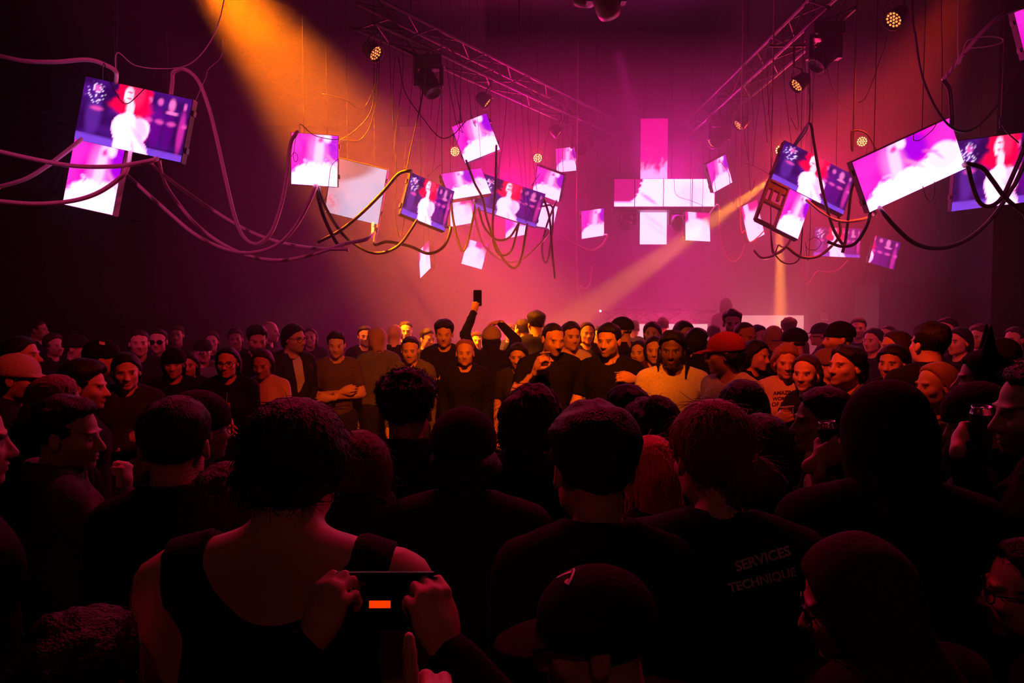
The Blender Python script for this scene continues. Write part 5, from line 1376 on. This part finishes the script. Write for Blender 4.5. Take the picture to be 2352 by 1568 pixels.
P_('person below the frame with one fingertip raised at bottom centre', 1330, 1800, 0.50, 0, 0, 0, hair='short', top='long', ra='down', la=('point', (1000, 1575, 0.72), (-0.05, 0.1, 1), (0.2, -1, 0)), hairtop=0.022)
# ---- left side, looking in
P_('man in a pale cap with dark brim at the left edge, looking right', 40, 812, 3.4, 75, 60, 6, hair='crop', hat='cap', hatc=(0.42, 0.33, 0.36), top='long', beard=0.5, hairtop=0.02, skin='tan')
P_('person in profile behind the pale cap, pointed nose', 50, 768, 4.3, 80, 70, 0, hair='bob', t=-0.004, top='long', fem=True, hairtop=0.02, nose=1.15)
P_('man with black swept hair and red-lit profile, left of the badged beanie', 196, 822, 3.3, 80, 65, 5, hair='fade', t=0.012, top='long', hairtop=0.035, beard=0.45, nose=1.15, hc=DARK)
P_('person with tied-back fair hair in front of the red-lit profile', 130, 858, 2.75, 30, 20, 4, hair='bun', hc=(0.28, 0.12, 0.06), fem=True, top='long', collar='fur', hairtop=0.02)
bnl = P_('man in a black beanie with a pale badge, looking right', 236, 778, 4.6, 60, 45, 2, hair='crop', hat='beanie', top='long', hairtop=0.025)
arm1 = P_('man with a bowl cut and folded arms, scowling', 289, 806, 4.2, 150, 160, 8, hair='bob', t=-0.006, top='long', tc=CHAR, la='over', ra='under', hairtop=0.018)
P_('clean-shaven man at the back left beside the man in dark glasses', 319, 757, 6.1, 150, 150, 0, hair='crop', top='long', hairtop=0.012)
P_('man in dark glasses at the back left', 362, 752, 6.6, 165, 165, 2, hair='short', top='long', glasses='sun', hairtop=0.025)
P_('woman in a dark hat with an orange-lit face', 398, 798, 5.2, 160, 160, 4, hair='long', hat='beanie', fem=True, top='long', hairtop=0.024)
P_('dark-haired woman beside the orange-lit face', 432, 806, 5.6, 165, 165, 2, hair='long', fem=True, top='long', hairtop=0.018, makeup=1)
P_('person in a cap behind the dark-haired pair on the left', 466, 778, 6.6, 150, 150, 0, hair='crop', hat='cap', top='long', hairtop=0.02, tc=GREY)
lan = P_('woman in glasses and a black coat with a red badge on a lanyard', 522, 796, 5.0, 172, 175, 2, hair='long', fem=True, top='long', glasses=True, la='down', ra=('relax', (535, 982, 4.7), (0.3, -0.3, -0.5), (0, -1, 0)), hairtop=0.016, makeup=1)
P_('far dim head between badge wearer and bearded man', 540, 752, 7.6, 160, hair='short', top='long', hairtop=0.025, skin='tan')
P_('bearded dark-haired man looking down to the right', 590, 744, 6.0, 150, 150, 14, hair='short', top='long', beard=0.9, hairtop=0.025, t=0.006)
P_('dim bald head behind the bearded man', 620, 738, 7.6, 100, hair='bald', top='long')
P_('woman with long hair and bare shoulders hugging her arms', 602, 800, 5.35, 178, 178, 16, hair='long', fem=True, hc=BROWN, top='strap', la='over', ra='under', hairtop=0.018, skin='fair')
wht = P_('man with shoulder-length hair and dark open jacket over a white shirt', 676, 742, 5.95, 115, 135, 4, hair='bob', t=-0.002, top='long', tc=CHAR, glasses=True, hairtop=0.02, beard=0.4)
P_('man with folded bare arms in the orange haze', 772, 758, 6.2, 170, 165, 8, hair='short', top='tee', tc=(0.10, 0.07, 0.06), la='over', ra='under', hairtop=0.025)
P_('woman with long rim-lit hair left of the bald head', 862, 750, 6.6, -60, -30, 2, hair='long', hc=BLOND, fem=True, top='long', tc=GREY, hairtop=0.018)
P_('dim head at the edge of the orange haze behind folded arms', 838, 746, 7.9, 160, hair='short', top='long', hairtop=0.025)
P_('bald head edged with light', 906, 745, 7.2, -20, 0, hair='bald', top='long')
P_('far frizzy head above the bald one', 932, 735, 8.6, 170, hair='afro', t=-0.02, top='long', hairtop=0.03)
P_('stocky man with a short flat top facing the camera in the haze', 942, 772, 6.0, 178, 178, 10, hair='crop', top='long', tc=GREY, hairtop=0.012)
P_('man half hidden left of the tall central man', 982, 752, 7.8, 140, 150, 6, hair='short', top='long', hairtop=0.025)
tal = P_('tall dark-clad man with rounded hair facing the camera, left of the raised phone', 1020, 731, 6.5, 178, 178, 8, hair='short', t=0.01, top='long', hairtop=0.03, ra=('grip', (1036, 870, 6.15), (0.8, -0.3, 0.1), (0, -0.8, 0.5)))
arm_up = P_('person in a pale hat holding a phone high overhead', 1130, 748, 6.8, 10, 15, -4, hair='long', hat='beanie', hatc=(0.4, 0.3, 0.3), la=('grip', (1095, 700, 7.0), (0.1, 0.2, 0.95), (-0.3, -0.95, 0)), ra='overhead', top='long', hairtop=0.024, fem=True)
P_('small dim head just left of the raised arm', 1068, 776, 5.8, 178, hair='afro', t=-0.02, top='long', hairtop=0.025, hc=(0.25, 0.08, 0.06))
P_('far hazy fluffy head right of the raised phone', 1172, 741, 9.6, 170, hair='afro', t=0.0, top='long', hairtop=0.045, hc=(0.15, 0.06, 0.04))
P_('fair-faced woman low in the orange haze', 1190, 784, 5.8, 190, 185, 10, hair='bob', t=-0.004, fem=True, top='tee', tc=CHAR, hairtop=0.02)
P_('dark head leaning against the tallest man', 1199, 730, 7.8, -40, 0, hair='short', top='long', hairtop=0.025)
P_('tallest man with cropped dark hair at the centre back', 1231, 711, 7.3, -15, 10, 0, hair='short', t=0.012, top='long', hairtop=0.034)
gls1 = P_('shaven-headed man in a black t-shirt holding a glass', 1271, 742, 5.2, 160, 170, 14, hair='buzz', top='tee', tc=BLACKC, ra=('grip', (1253, 828, 4.9), (0.3, -0.4, 0.8), (-0.8, -0.3, 0.1)), la='down', beard=0.5, b=1.05)
P_('man in a white t-shirt behind the shaven-headed man', 1312, 736, 6.1, 165, 160, 4, hair='short', top='tee', tc=(0.55, 0.5, 0.5), hairtop=0.025)
P_('hazy woman behind the white t-shirt', 1348, 738, 7.4, 170, hair='long', fem=True, top='long', hairtop=0.018, hc=BROWN)
P_('faint far head right of the hazy woman', 1372, 748, 8.8, 170, hair='bob', fem=True, top='long', hairtop=0.02)
crs = P_('bearded man in a black t-shirt with crossed bare arms and a cup', 1398, 742, 5.05, -150, -155, 4, hair='crop', t=0.006, top='tee', tc=BLACKC, la=('grip', (1424, 868, 4.72), (-0.9, -0.3, 0.25), (0.1, -0.9, 0.4)), ra='over', beard=0.75, hairtop=0.014, b=1.05)
P_('person in a cap with its peak to the left, behind crossed arms', 1426, 727, 6.6, -80, -50, 0, hair='crop', hat='cap', top='long', hairtop=0.022)
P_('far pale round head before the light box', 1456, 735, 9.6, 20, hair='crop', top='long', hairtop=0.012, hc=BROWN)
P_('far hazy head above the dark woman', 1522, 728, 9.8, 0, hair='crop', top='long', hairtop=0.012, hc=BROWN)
P_('dark round-haired person in front of the light box', 1498, 737, 7.2, -160, hair='bob', fem=True, top='long', hairtop=0.02)
P_('woman with long dark hair left of the dreadlocks', 1504, 770, 5.8, -165, -165, 4, hair='long', fem=True, top='long', hairtop=0.018, tc=(0.08, 0.02, 0.03))
P_('small dim woman low beside the crossed arms', 1468, 780, 6.2, -150, hair='long', fem=True, top='long', hairtop=0.018)
drd = P_('man with dreadlocks and beard in a white t-shirt', 1545, 756, 4.5, -160, -170, 6, hair='dreads', skin='brown', top='tee', tc=WHITE, beard=0.85, hairtop=0.022, la='front', ra='front', b=1.0)
P_('dark hooded-haired woman right of the dreadlocks', 1572, 735, 6.6, 160, hair='bob', t=0.006, fem=True, top='long', hairtop=0.026)
P_('woman with dark bob turned away, right of the dreadlocks', 1604, 752, 6.0, 60, 60, 4, hair='bob', t=0.008, fem=True, top='long', hairtop=0.026)
P_('very tall man with a wide shock of dark hair before the loudspeaker', 1682, 707, 6.9, -170, 180, 4, hair='curly', top='long', hairtop=0.035)
P_('figure in a pointed hood on the stage behind the tall man', 1668, 681, 11.2, 20, 20, 0, hair='crop', hat='hood', top='long', hairtop=0.05, z0=0.32)
stage = boxpx(1500, 800, 1840, 820, 10.7, 3.2)
so_ = MB().box((0, 0, 0), (stage[1][0], 1.6, 0.32)).obj('stage_riser', STG, loc=(stage[0].x, 11.4, 0.16)); tag(so_, 'low black stage riser under the hooded figure', 'stage')
red = P_('man in a red peaked cap and white t-shirt looking left', 1664, 762, 4.1, -72, -120, 4, hair='messy', hat='cap', hatc=(0.45, 0.05, 0.04), top='tee', tc=WHITE, hairtop=0.02, beard=0.3)
P_('balding man looking down, right of the red cap', 1712, 740, 5.9, 150, 150, 14, hair='buzz', top='long', skin='tan', hc=BROWN)
P_('hazy person close behind the balding man', 1742, 744, 7.3, 150, hair='short', top='long', hairtop=0.025)
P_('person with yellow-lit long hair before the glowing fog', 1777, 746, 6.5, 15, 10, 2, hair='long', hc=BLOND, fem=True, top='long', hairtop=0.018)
P_('far curly head against the glowing fog', 1812, 726, 8.4, 20, hair='curly', top='long', hairtop=0.035)
P_('person in a dark cap with its back turned before the fog', 1822, 752, 5.9, -50, -20, 0, hair='crop', hat='cap', top='long', hairtop=0.02)
P_('dark-haired woman smiling down right of the red cap', 1740, 778, 5.2, 140, 150, 8, hair='long', fem=True, top='long', hairtop=0.018)
amz = P_('woman with wild fair hair in a pale shirt lettered AMAZING WOMAN OF GOD', 1806, 788, 4.75, -165, -170, 4, hair='messy', hc=(0.30, 0.13, 0.06), fem=True, top='tee', tc=(0.55, 0.45, 0.45), t=0.004, hairtop=0.03)
wmn = P_('woman with long brown hair, bright red-lit face and black top, holding a cup', 1852, 812, 4.15, -138, -105, 2, b=0.8, hair='long', long=0.26, hc=BROWN, fem=True, top='tee', tc=BLACKC, ra=('grip', (1806, 962, 3.85), (0.55, -0.5, 0.5), (-0.4, -0.8, 0.2)), hairtop=0.016, makeup=0.6)
P_('person in a pink-lit beanie behind the brown-haired woman', 1905, 800, 4.95, 150, hair='crop', hat='beanie', hatc=(0.2, 0.12, 0.15), top='long', hairtop=0.024)
P_('smiling man with swept-back dark hair, red-lit, by the black hood', 1944, 786, 3.75, -110, -120, -4, hair='messy', t=-0.002, top='long', tc=(0.09, 0.08, 0.085), beard=0.35, hairtop=0.026, nose=1.1)
P_('bearded man in a broad flat-peaked dark cap', 1926, 737, 5.3, -80, -50, 0, hair='crop', hat='capflat', top='long', beard=0.9, hairtop=0.022)
P_('dim person in a peaked hat left of the flat-peaked cap', 1884, 741, 7.4, -70, hair='crop', hat='cap', top='long', hairtop=0.02)
P_('long-haired woman in profile looking left, behind the smiling man', 2056, 757, 4.9, -85, -70, 0, hair='long', fem=True, hc=BROWN, top='long', hairtop=0.016)
P_('woman with a small face and tied hair in front of the long-haired profile', 2050, 789, 4.35, -130, -130, 2, hair='bun', fem=True, skin='tan', hc=DARK, top='long', hairtop=0.018)
P_('man with close-cropped black hair and red-lit nape, back turned', 2134, 735, 3.9, -10, 15, -4, hair='short', t=0.006, top='long', collar='collar', hairtop=0.026)
cam_w = P_('fair woman smiling left, camouflage jacket over a white t-shirt', 2150, 828, 3.35, -95, -120, 2, hair='bob', t=-0.004, hc=BLOND, fem=True, top='long', tc=(0.07, 0.055, 0.02), hairtop=0.02)
P_('figure in a black mask with two pointed ears', 2262, 800, 2.75, -60, -40, 0, hair=None, hat='ears', top='long', hairtop=0.02)
# ---- dim heads far back
for (x, y, Y, f, h, l) in ((88, 732, 8.2, 80, 'crop', 'dim far head highest at the left edge'), (125, 768, 7.2, 110, 'afro', 'dim frizzy far head at left'), (176, 768, 6.2, 85, 'crop', 'dim head in a knit hat behind the swept hair'),
                           (405, 745, 8.2, 160, 'short', 'dim far head behind the man in dark glasses'), (486, 760, 8.0, 160, 'bob', 'dim far head behind the badge wearer'), (712, 752, 8.4, 170, 'long', 'dim far head right of the white shirt'),
                           (1972, 728, 8.2, -150, 'short', 'dim far head beside the pillar wall'), (2039, 744, 7.2, -120, 'buzz', 'dim far head above the long-haired profile'), (2005, 752, 6.6, -120, 'bob', 'dim dark head right of the flat-peaked cap'),
                           (2174, 728, 6.6, -110, 'short', 'dim far head right of the cropped nape'), (2202, 750, 5.9, -110, 'bob', 'dim head behind the eared mask at left'), (2250, 746, 7.1, -110, 'afro', 'dim frizzy head above the eared mask'),
                           (2302, 778, 4.4, -110, 'crop', 'dim head in a hat right of the eared mask'), (2330, 750, 6.8, -110, 'short', 'dim far head at the right edge'), (1095, 760, 8.6, 170, 'short', 'hazy far head behind the raised arm'), (1640, 745, 8.6, 20, 'short', 'hazy far head left of the red cap')):
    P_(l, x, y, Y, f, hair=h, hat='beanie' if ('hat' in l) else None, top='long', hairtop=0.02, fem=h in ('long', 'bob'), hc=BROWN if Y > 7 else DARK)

# ================================================================ what they hold and wear
CAMP = Vector((0, 0, CAMZ))
def bvh_of(o):
    bpy.context.view_layer.update()
    M = np.array(o.matrix_world); me = o.data
    V = np.empty(len(me.vertices) * 3, f32); me.vertices.foreach_get('co', V); V = V.reshape(-1, 3) @ M[:3, :3].T + M[:3, 3]
    return BVHTree.FromPolygons([tuple(v) for v in V], [tuple(p.vertices) for p in me.polygons])
def cast(tree, px, py):
    d = (at(px, py, 1.0) - CAMP).normalized()
    h = tree.ray_cast(CAMP, d, 20)
    return h
def stick(name, V2, faces, on, m, parent, off=0.004):
    """lay a flat print (pixel coordinates) onto the cloth it is printed on"""
    tree = bvh_of(on); out = []; last = None
    for x, y in V2:
        h, n, _, _ = cast(tree, x, y)
        if h is None: h = last if last is not None else at(x, y, 2.0)
        else:
            d = (CAMP - h).normalized(); h = h + d * off
        last = h; out.append(h)
    W = np.array(parent.matrix_world.inverted()); P = np.array([tuple(v) for v in out]) @ W[:3, :3].T + W[:3, 3]
    me = bpy.data.meshes.new(name); me.from_pydata([tuple(v) for v in P], [], [tuple(f) for f in faces]); me.update(); me.materials.append(m)
    return link(name, me, parent)
def letters(txt, x0, y0, width, ang, on, m, parent, slant=0.0, name='lettering'):
    cu = bpy.data.curves.new('t', 'FONT'); cu.body = txt; cu.size = 1.0; cu.shear = slant; cu.offset = 0.03; cu.resolution_u = 3
    o = bpy.data.objects.new('t', cu); COL.objects.link(o)
    bpy.context.view_layer.update()
    me = bpy.data.meshes.new_from_object(o.evaluated_get(bpy.context.evaluated_depsgraph_get()))
    V = np.array([v.co[:2] for v in me.vertices]); fc = [tuple(p.vertices) for p in me.polygons]
    bpy.data.objects.remove(o)
    k = width / (V[:, 0].max() - V[:, 0].min())
    V = V * k; c, s = math.cos(ang), math.sin(ang)
    px = [(x0 + v[0] * c - v[1] * s, y0 - v[0] * s - v[1] * c) for v in V]
    return stick(name, px, fc, on, m, parent)
PRINT = mat('shirt_print', (0.75, 0.75, 0.75), 0.7)
INK = mat('shirt_ink', (0.02, 0.012, 0.015), 0.8)
bpy.context.view_layer.update()
letters('SERVICES', 1692, 1312, 132, math.radians(17), srv['shirt'], PRINT, srv['root'])
letters('TECHNIQUE', 1676, 1360, 160, math.radians(14), srv['shirt'], PRINT, srv['root'])
for k, (tx, x, y, w_) in enumerate((('AMAZING', 1776, 907, 56), ('WOMAN', 1774, 920, 47), ('OF GOD', 1772, 933, 50))):
    letters(tx, x, y, w_, math.radians(3), amz['shirt'], INK, amz['root'], 0.15)
def patch(name, poly, on, m, parent, n=8, off=0.006):
    """poly: (left edge points, right edge points) top to bottom in pixels"""
    L, Rr = np.array(poly[0], float), np.array(poly[1], float)
    def samp(E, t):
        u = t * (len(E) - 1); i = min(int(u), len(E) - 2); return E[i] + (E[i + 1] - E[i]) * (u - i)
    V2, fc = [], []
    for i in range(3 * n + 1):
        a, b = samp(L, i / (3 * n)), samp(Rr, i / (3 * n))
        for j in range(n + 1): V2.append(tuple(a + (b - a) * j / n))
    for i in range(3 * n):
        for j in range(n):
            q = i * (n + 1) + j; fc.append((q, q + n + 1, q + n + 2, q + 1))
    return stick(name, V2, fc, on, m, parent, off)
patch('white_shirt', ([(668, 806), (674, 840), (682, 880), (684, 902)], [(682, 803), (694, 830), (700, 875), (690, 898)]), wht['shirt'], cloth((0.6, 0.55, 0.53)), wht['root'])
patch('white_t_shirt', ([(2130, 922), (2122, 935), (2124, 955), (2126, 972)], [(2142, 922), (2158, 936), (2148, 955), (2132, 972)]), cam_w['shirt'], cloth(WHITE), cam_w['root'])
patch('white_collar', ([(1052, 1128), (1054, 1133)], [(1118, 1113), (1120, 1121)]), cpb['shirt'], cloth(WHITE), cpb['root'], 6)
def camo():
    m = bpy.data.materials.new('camouflage'); m.use_nodes = True; nt = m.node_tree; p = nt.nodes['Principled BSDF']; p.inputs['Roughness'].default_value = 0.85
    tc = nt.nodes.new('ShaderNodeTexCoord'); nz = nt.nodes.new('ShaderNodeTexNoise'); nz.inputs['Scale'].default_value = 16; nz.inputs['Distortion'].default_value = 0.8
    cr_ = nt.nodes.new('ShaderNodeValToRGB'); cr_.color_ramp.interpolation = 'CONSTANT'
    e = cr_.color_ramp.elements; e[0].position = 0; e[0].color = (0.012, 0.012, 0.008, 1); e[1].position = 0.45; e[1].color = (0.05, 0.06, 0.02, 1)
    n = e.new(0.56); n.color = (0.22, 0.13, 0.05, 1)
    nt.links.new(tc.outputs['Object'], nz.inputs['Vector']); nt.links.new(nz.outputs['Fac'], cr_.inputs[0]); nt.links.new(cr_.outputs[0], p.inputs['Base Color'])
    return m
cam_w['shirt'].data.materials[0] = camo()
# badge on a lanyard
tree = bvh_of(lan['shirt'])
h, _, _, _ = cast(tree, 524, 935)
if h is not None:
    Wi = lan['root'].matrix_world.inverted()
    sc = 1 / lan['s']
    lb = MB().box((0, 0, 0), (0.052, 0.004, 0.076)).obj('badge', mat('badge_card', (0.75, 0.12, 0.10), 0.5), lan['root'])
    lb.matrix_local = Wi @ Matrix.Translation(h + Vector((0, -0.03, 0)))
    st_ = [Wi @ (h + Vector((0, -0.03, 0.04)))]
    for y_ in (905, 880, 862):
        g, _, _, _ = cast(tree, 523, y_)
        if g is not None: st_.append(Wi @ (g + Vector((0, -0.012, 0))))
    MB().add(*tube_np(spline(st_, 4), 0.003, 5)).obj('lanyard', mat('lanyard', (0.3, 0.25, 0.25), 0.6), lan['root'])
# logo line on the front cap and badge on the beanie
def cap_child(pd, nm):
    return [c for c in pd['root'].children if c.name.startswith(nm)][0]
def stroke(name, pts, w_, on, m, parent):
    S = spline([Vector((x, y, 0)) for x, y in pts], 5)[:, :2]
    t = np.gradient(S, axis=0); t /= np.linalg.norm(t, axis=1, keepdims=True); nn = np.stack([-t[:, 1], t[:, 0]], 1) * w_ / 2
    V2 = [tuple(p) for p in np.concatenate([S + nn, S - nn])]; n = len(S)
    return stick(name, V2, [(i, i + 1, n + i + 1, n + i) for i in range(n - 1)], on, m, parent)
LOGO = mat('logo_thread', (0.75, 0.55, 0.6), 0.6)
stroke('logo', [(1254, 1338), (1280, 1322), (1302, 1310), (1318, 1306), (1314, 1322), (1304, 1342)], 5, cap_child(capm, 'cap'), LOGO, capm['root'])
stroke('logo', [(1266, 1334), (1290, 1320), (1310, 1313)], 3, cap_child(capm, 'cap'), LOGO, capm['root'])
stroke('badge', [(228, 786), (234, 788), (241, 789)], 7, cap_child(bnl, 'beanie'), mat('badge_pale', (0.8, 0.7, 0.75), 0.6), bnl['root'])

def grip_frame(pd, i):
    a = pd['arms'][i]; HR = rot_from(a[4], a[5])
    p = np.array(a[2]) + HR @ np.array([0.0, 0.078, -0.046])
    ax_ = HR @ np.array([1.0 if i == 0 else -1.0, 0, 0])
    th = pd['th']; Rz = Matrix.Rotation(th, 3, 'Z')
    return world_of(pd, p), Rz @ Vector(ax_)
ALUC = mat('can_metal', (0.8, 0.78, 0.78), 0.22, 0.9)
CANB = mat('can_paint', (0.02, 0.018, 0.02), 0.3, 0.3)
CLEAR = None
def clear():
    m = bpy.data.materials.new('clear_plastic'); m.use_nodes = True; nt = m.node_tree
    nt.nodes.remove(nt.nodes['Principled BSDF'])
    a, b, x = nt.nodes.new('ShaderNodeBsdfTransparent'), nt.nodes.new('ShaderNodeBsdfGlossy'), nt.nodes.new('ShaderNodeMixShader')
    b.inputs['Roughness'].default_value = 0.12; x.inputs[0].default_value = 0.22
    nt.links.new(a.outputs[0], x.inputs[1]); nt.links.new(b.outputs[0], x.inputs[2]); nt.links.new(x.outputs[0], nt.nodes['Material Output'].inputs[0])
    return m
CLEAR = clear()
def up_axis(v):
    v = Vector(v); v = v if v.z > 0 else -v
    return (v * 0.35 + Vector((0, 0, 1))).normalized()
def drink_can(pd, i, label, h=0.168, r=0.029, at_=None, tilt=None):
    p, ax_ = grip_frame(pd, i); ax_ = up_axis(ax_) if tilt is None else Vector(tilt).normalized()
    if at_ is not None: p = at_
    t = thing('drink_can', label, 'can', p - ax_ * h / 2); t.rotation_mode = 'QUATERNION'; t.rotation_quaternion = ax_.to_track_quat('Z', 'Y')
    MB().lathe([(0, 0.004), (r * 0.75, 0), (r * 0.8, 0.004), (r, 0.014), (r, h - 0.02)], 24).obj('body', CANB, t, smooth=True)
    MB().lathe([(r, h - 0.02), (r * 0.84, h - 0.006), (r * 0.86, h), (r * 0.82, h), (r * 0.8, h - 0.006), (0, h - 0.006)], 24).obj('lid', ALUC, t, smooth=True)
    MB().lathe([(0.004, 0), (0.009, 0.001), (0.009, 0.002), (0.004, 0.003)], 10, Matrix.Translation((0.006, 0, h - 0.005))).obj('tab', ALUC, t, smooth=True)
    return t
def cup(pd, i, label, h=0.1, r0=0.027, r1=0.037):
    p, ax_ = grip_frame(pd, i); ax_ = up_axis(ax_)
    t = thing('drinking_cup', label, 'cup', p - ax_ * h * 0.45); t.rotation_mode = 'QUATERNION'; t.rotation_quaternion = ax_.to_track_quat('Z', 'Y')
    MB().lathe([(0, 0), (r0, 0), (r1, h), (r1 + 0.002, h + 0.001), (r1 - 0.001, h - 0.001), (r0 - 0.001, 0.003), (0, 0.003)], 24).obj('cup_wall', CLEAR, t, smooth=True)
    MB().lathe([(r1 - 0.001, h - 0.002), (r1 + 0.0025, h - 0.001), (r1 + 0.002, h + 0.003), (r1 - 0.001, h + 0.002)], 24).obj('rim', mat('cup_rim', (0.8, 0.75, 0.75), 0.2), t, smooth=True)
    MB().lathe([(0, 0.035), (r0 + 0.002, 0.035), (r0 - 0.002, 0.004), (0, 0.004)], 20).obj('drink', mat('beer', (0.35, 0.12, 0.02), 0.2), t, smooth=True)
    return t
drink_can(can1, 1, 'slim dark can with a shining lid raised beside the black hood')
drink_can(bny, 1, 'tall dark can held up before the knitted beanie')
cup(gls1, 0, 'small clear glass held by the shaven-headed man')
cup(wmn, 0, 'clear plastic cup held by the brown-haired woman')
cup(crs, 1, 'clear cup in the crossed arms of the bearded man', 0.07)
cup(tal, 0, 'small pale cup held by the tall dark-clad man', 0.07)
def phone(center, right, up, label, w_=0.076, h=0.155, lit=None):
    t = thing('phone', label, 'phone', center)
    M = Matrix.Identity(3); r = Vector(right).normalized(); u = Vector(up); u = (u - r * u.dot(r)).normalized(); n = r.cross(u)
    R = Matrix((r, n, u)).transposed().to_4x4()
    b = MB().box((0, 0, 0), (w_ - 0.012, 0.009, h)).box((0, 0, 0), (w_, 0.0085, h - 0.012))
    o = b.obj('case', mat('phone_black', (0.012, 0.012, 0.013), 0.25), t); o.matrix_local = R
    o = MB().box((0, 0.005, 0), (w_ - 0.01, 0.0012, h - 0.02)).obj('screen', mat('phone_glass', (0.006, 0.006, 0.008), 0.08), t); o.matrix_local = R
    o = MB().box((w_ * 0.22, -0.006, h * 0.36), (0.03, 0.004, 0.035)).obj('camera_bump', mat('phone_black', (0.012, 0.012, 0.013), 0.25), t); o.matrix_local = R
    if lit:
        o = MB().box((lit[0], 0.0062, lit[1]), (lit[2], 0.001, lit[3])).obj('lit_display', emit('phone_lit', (1.0, 0.045, 0.0), 0.95), t); o.matrix_local = R
    return t
p, ax_ = grip_frame(arm_up, 1)
phone(p + Vector((0.01, -0.03, 0.07)), (1, 0.1, 0), (0.04, 0, 1), 'phone held up on a raised arm at the centre of the crowd', 0.085, 0.165)
pl, _ = grip_frame(phn, 1); pr, _ = grip_frame(phn, 0)
c_ = (pl + pr) / 2
phone(c_, (0, 0.15, 1), (-1, 0, 0.05), 'dark phone held sideways at the bottom with a red lit strip', 0.078, max(0.15, (pr - pl).length + 0.01), (-0.004, 0.006, 0.010, 0.030))
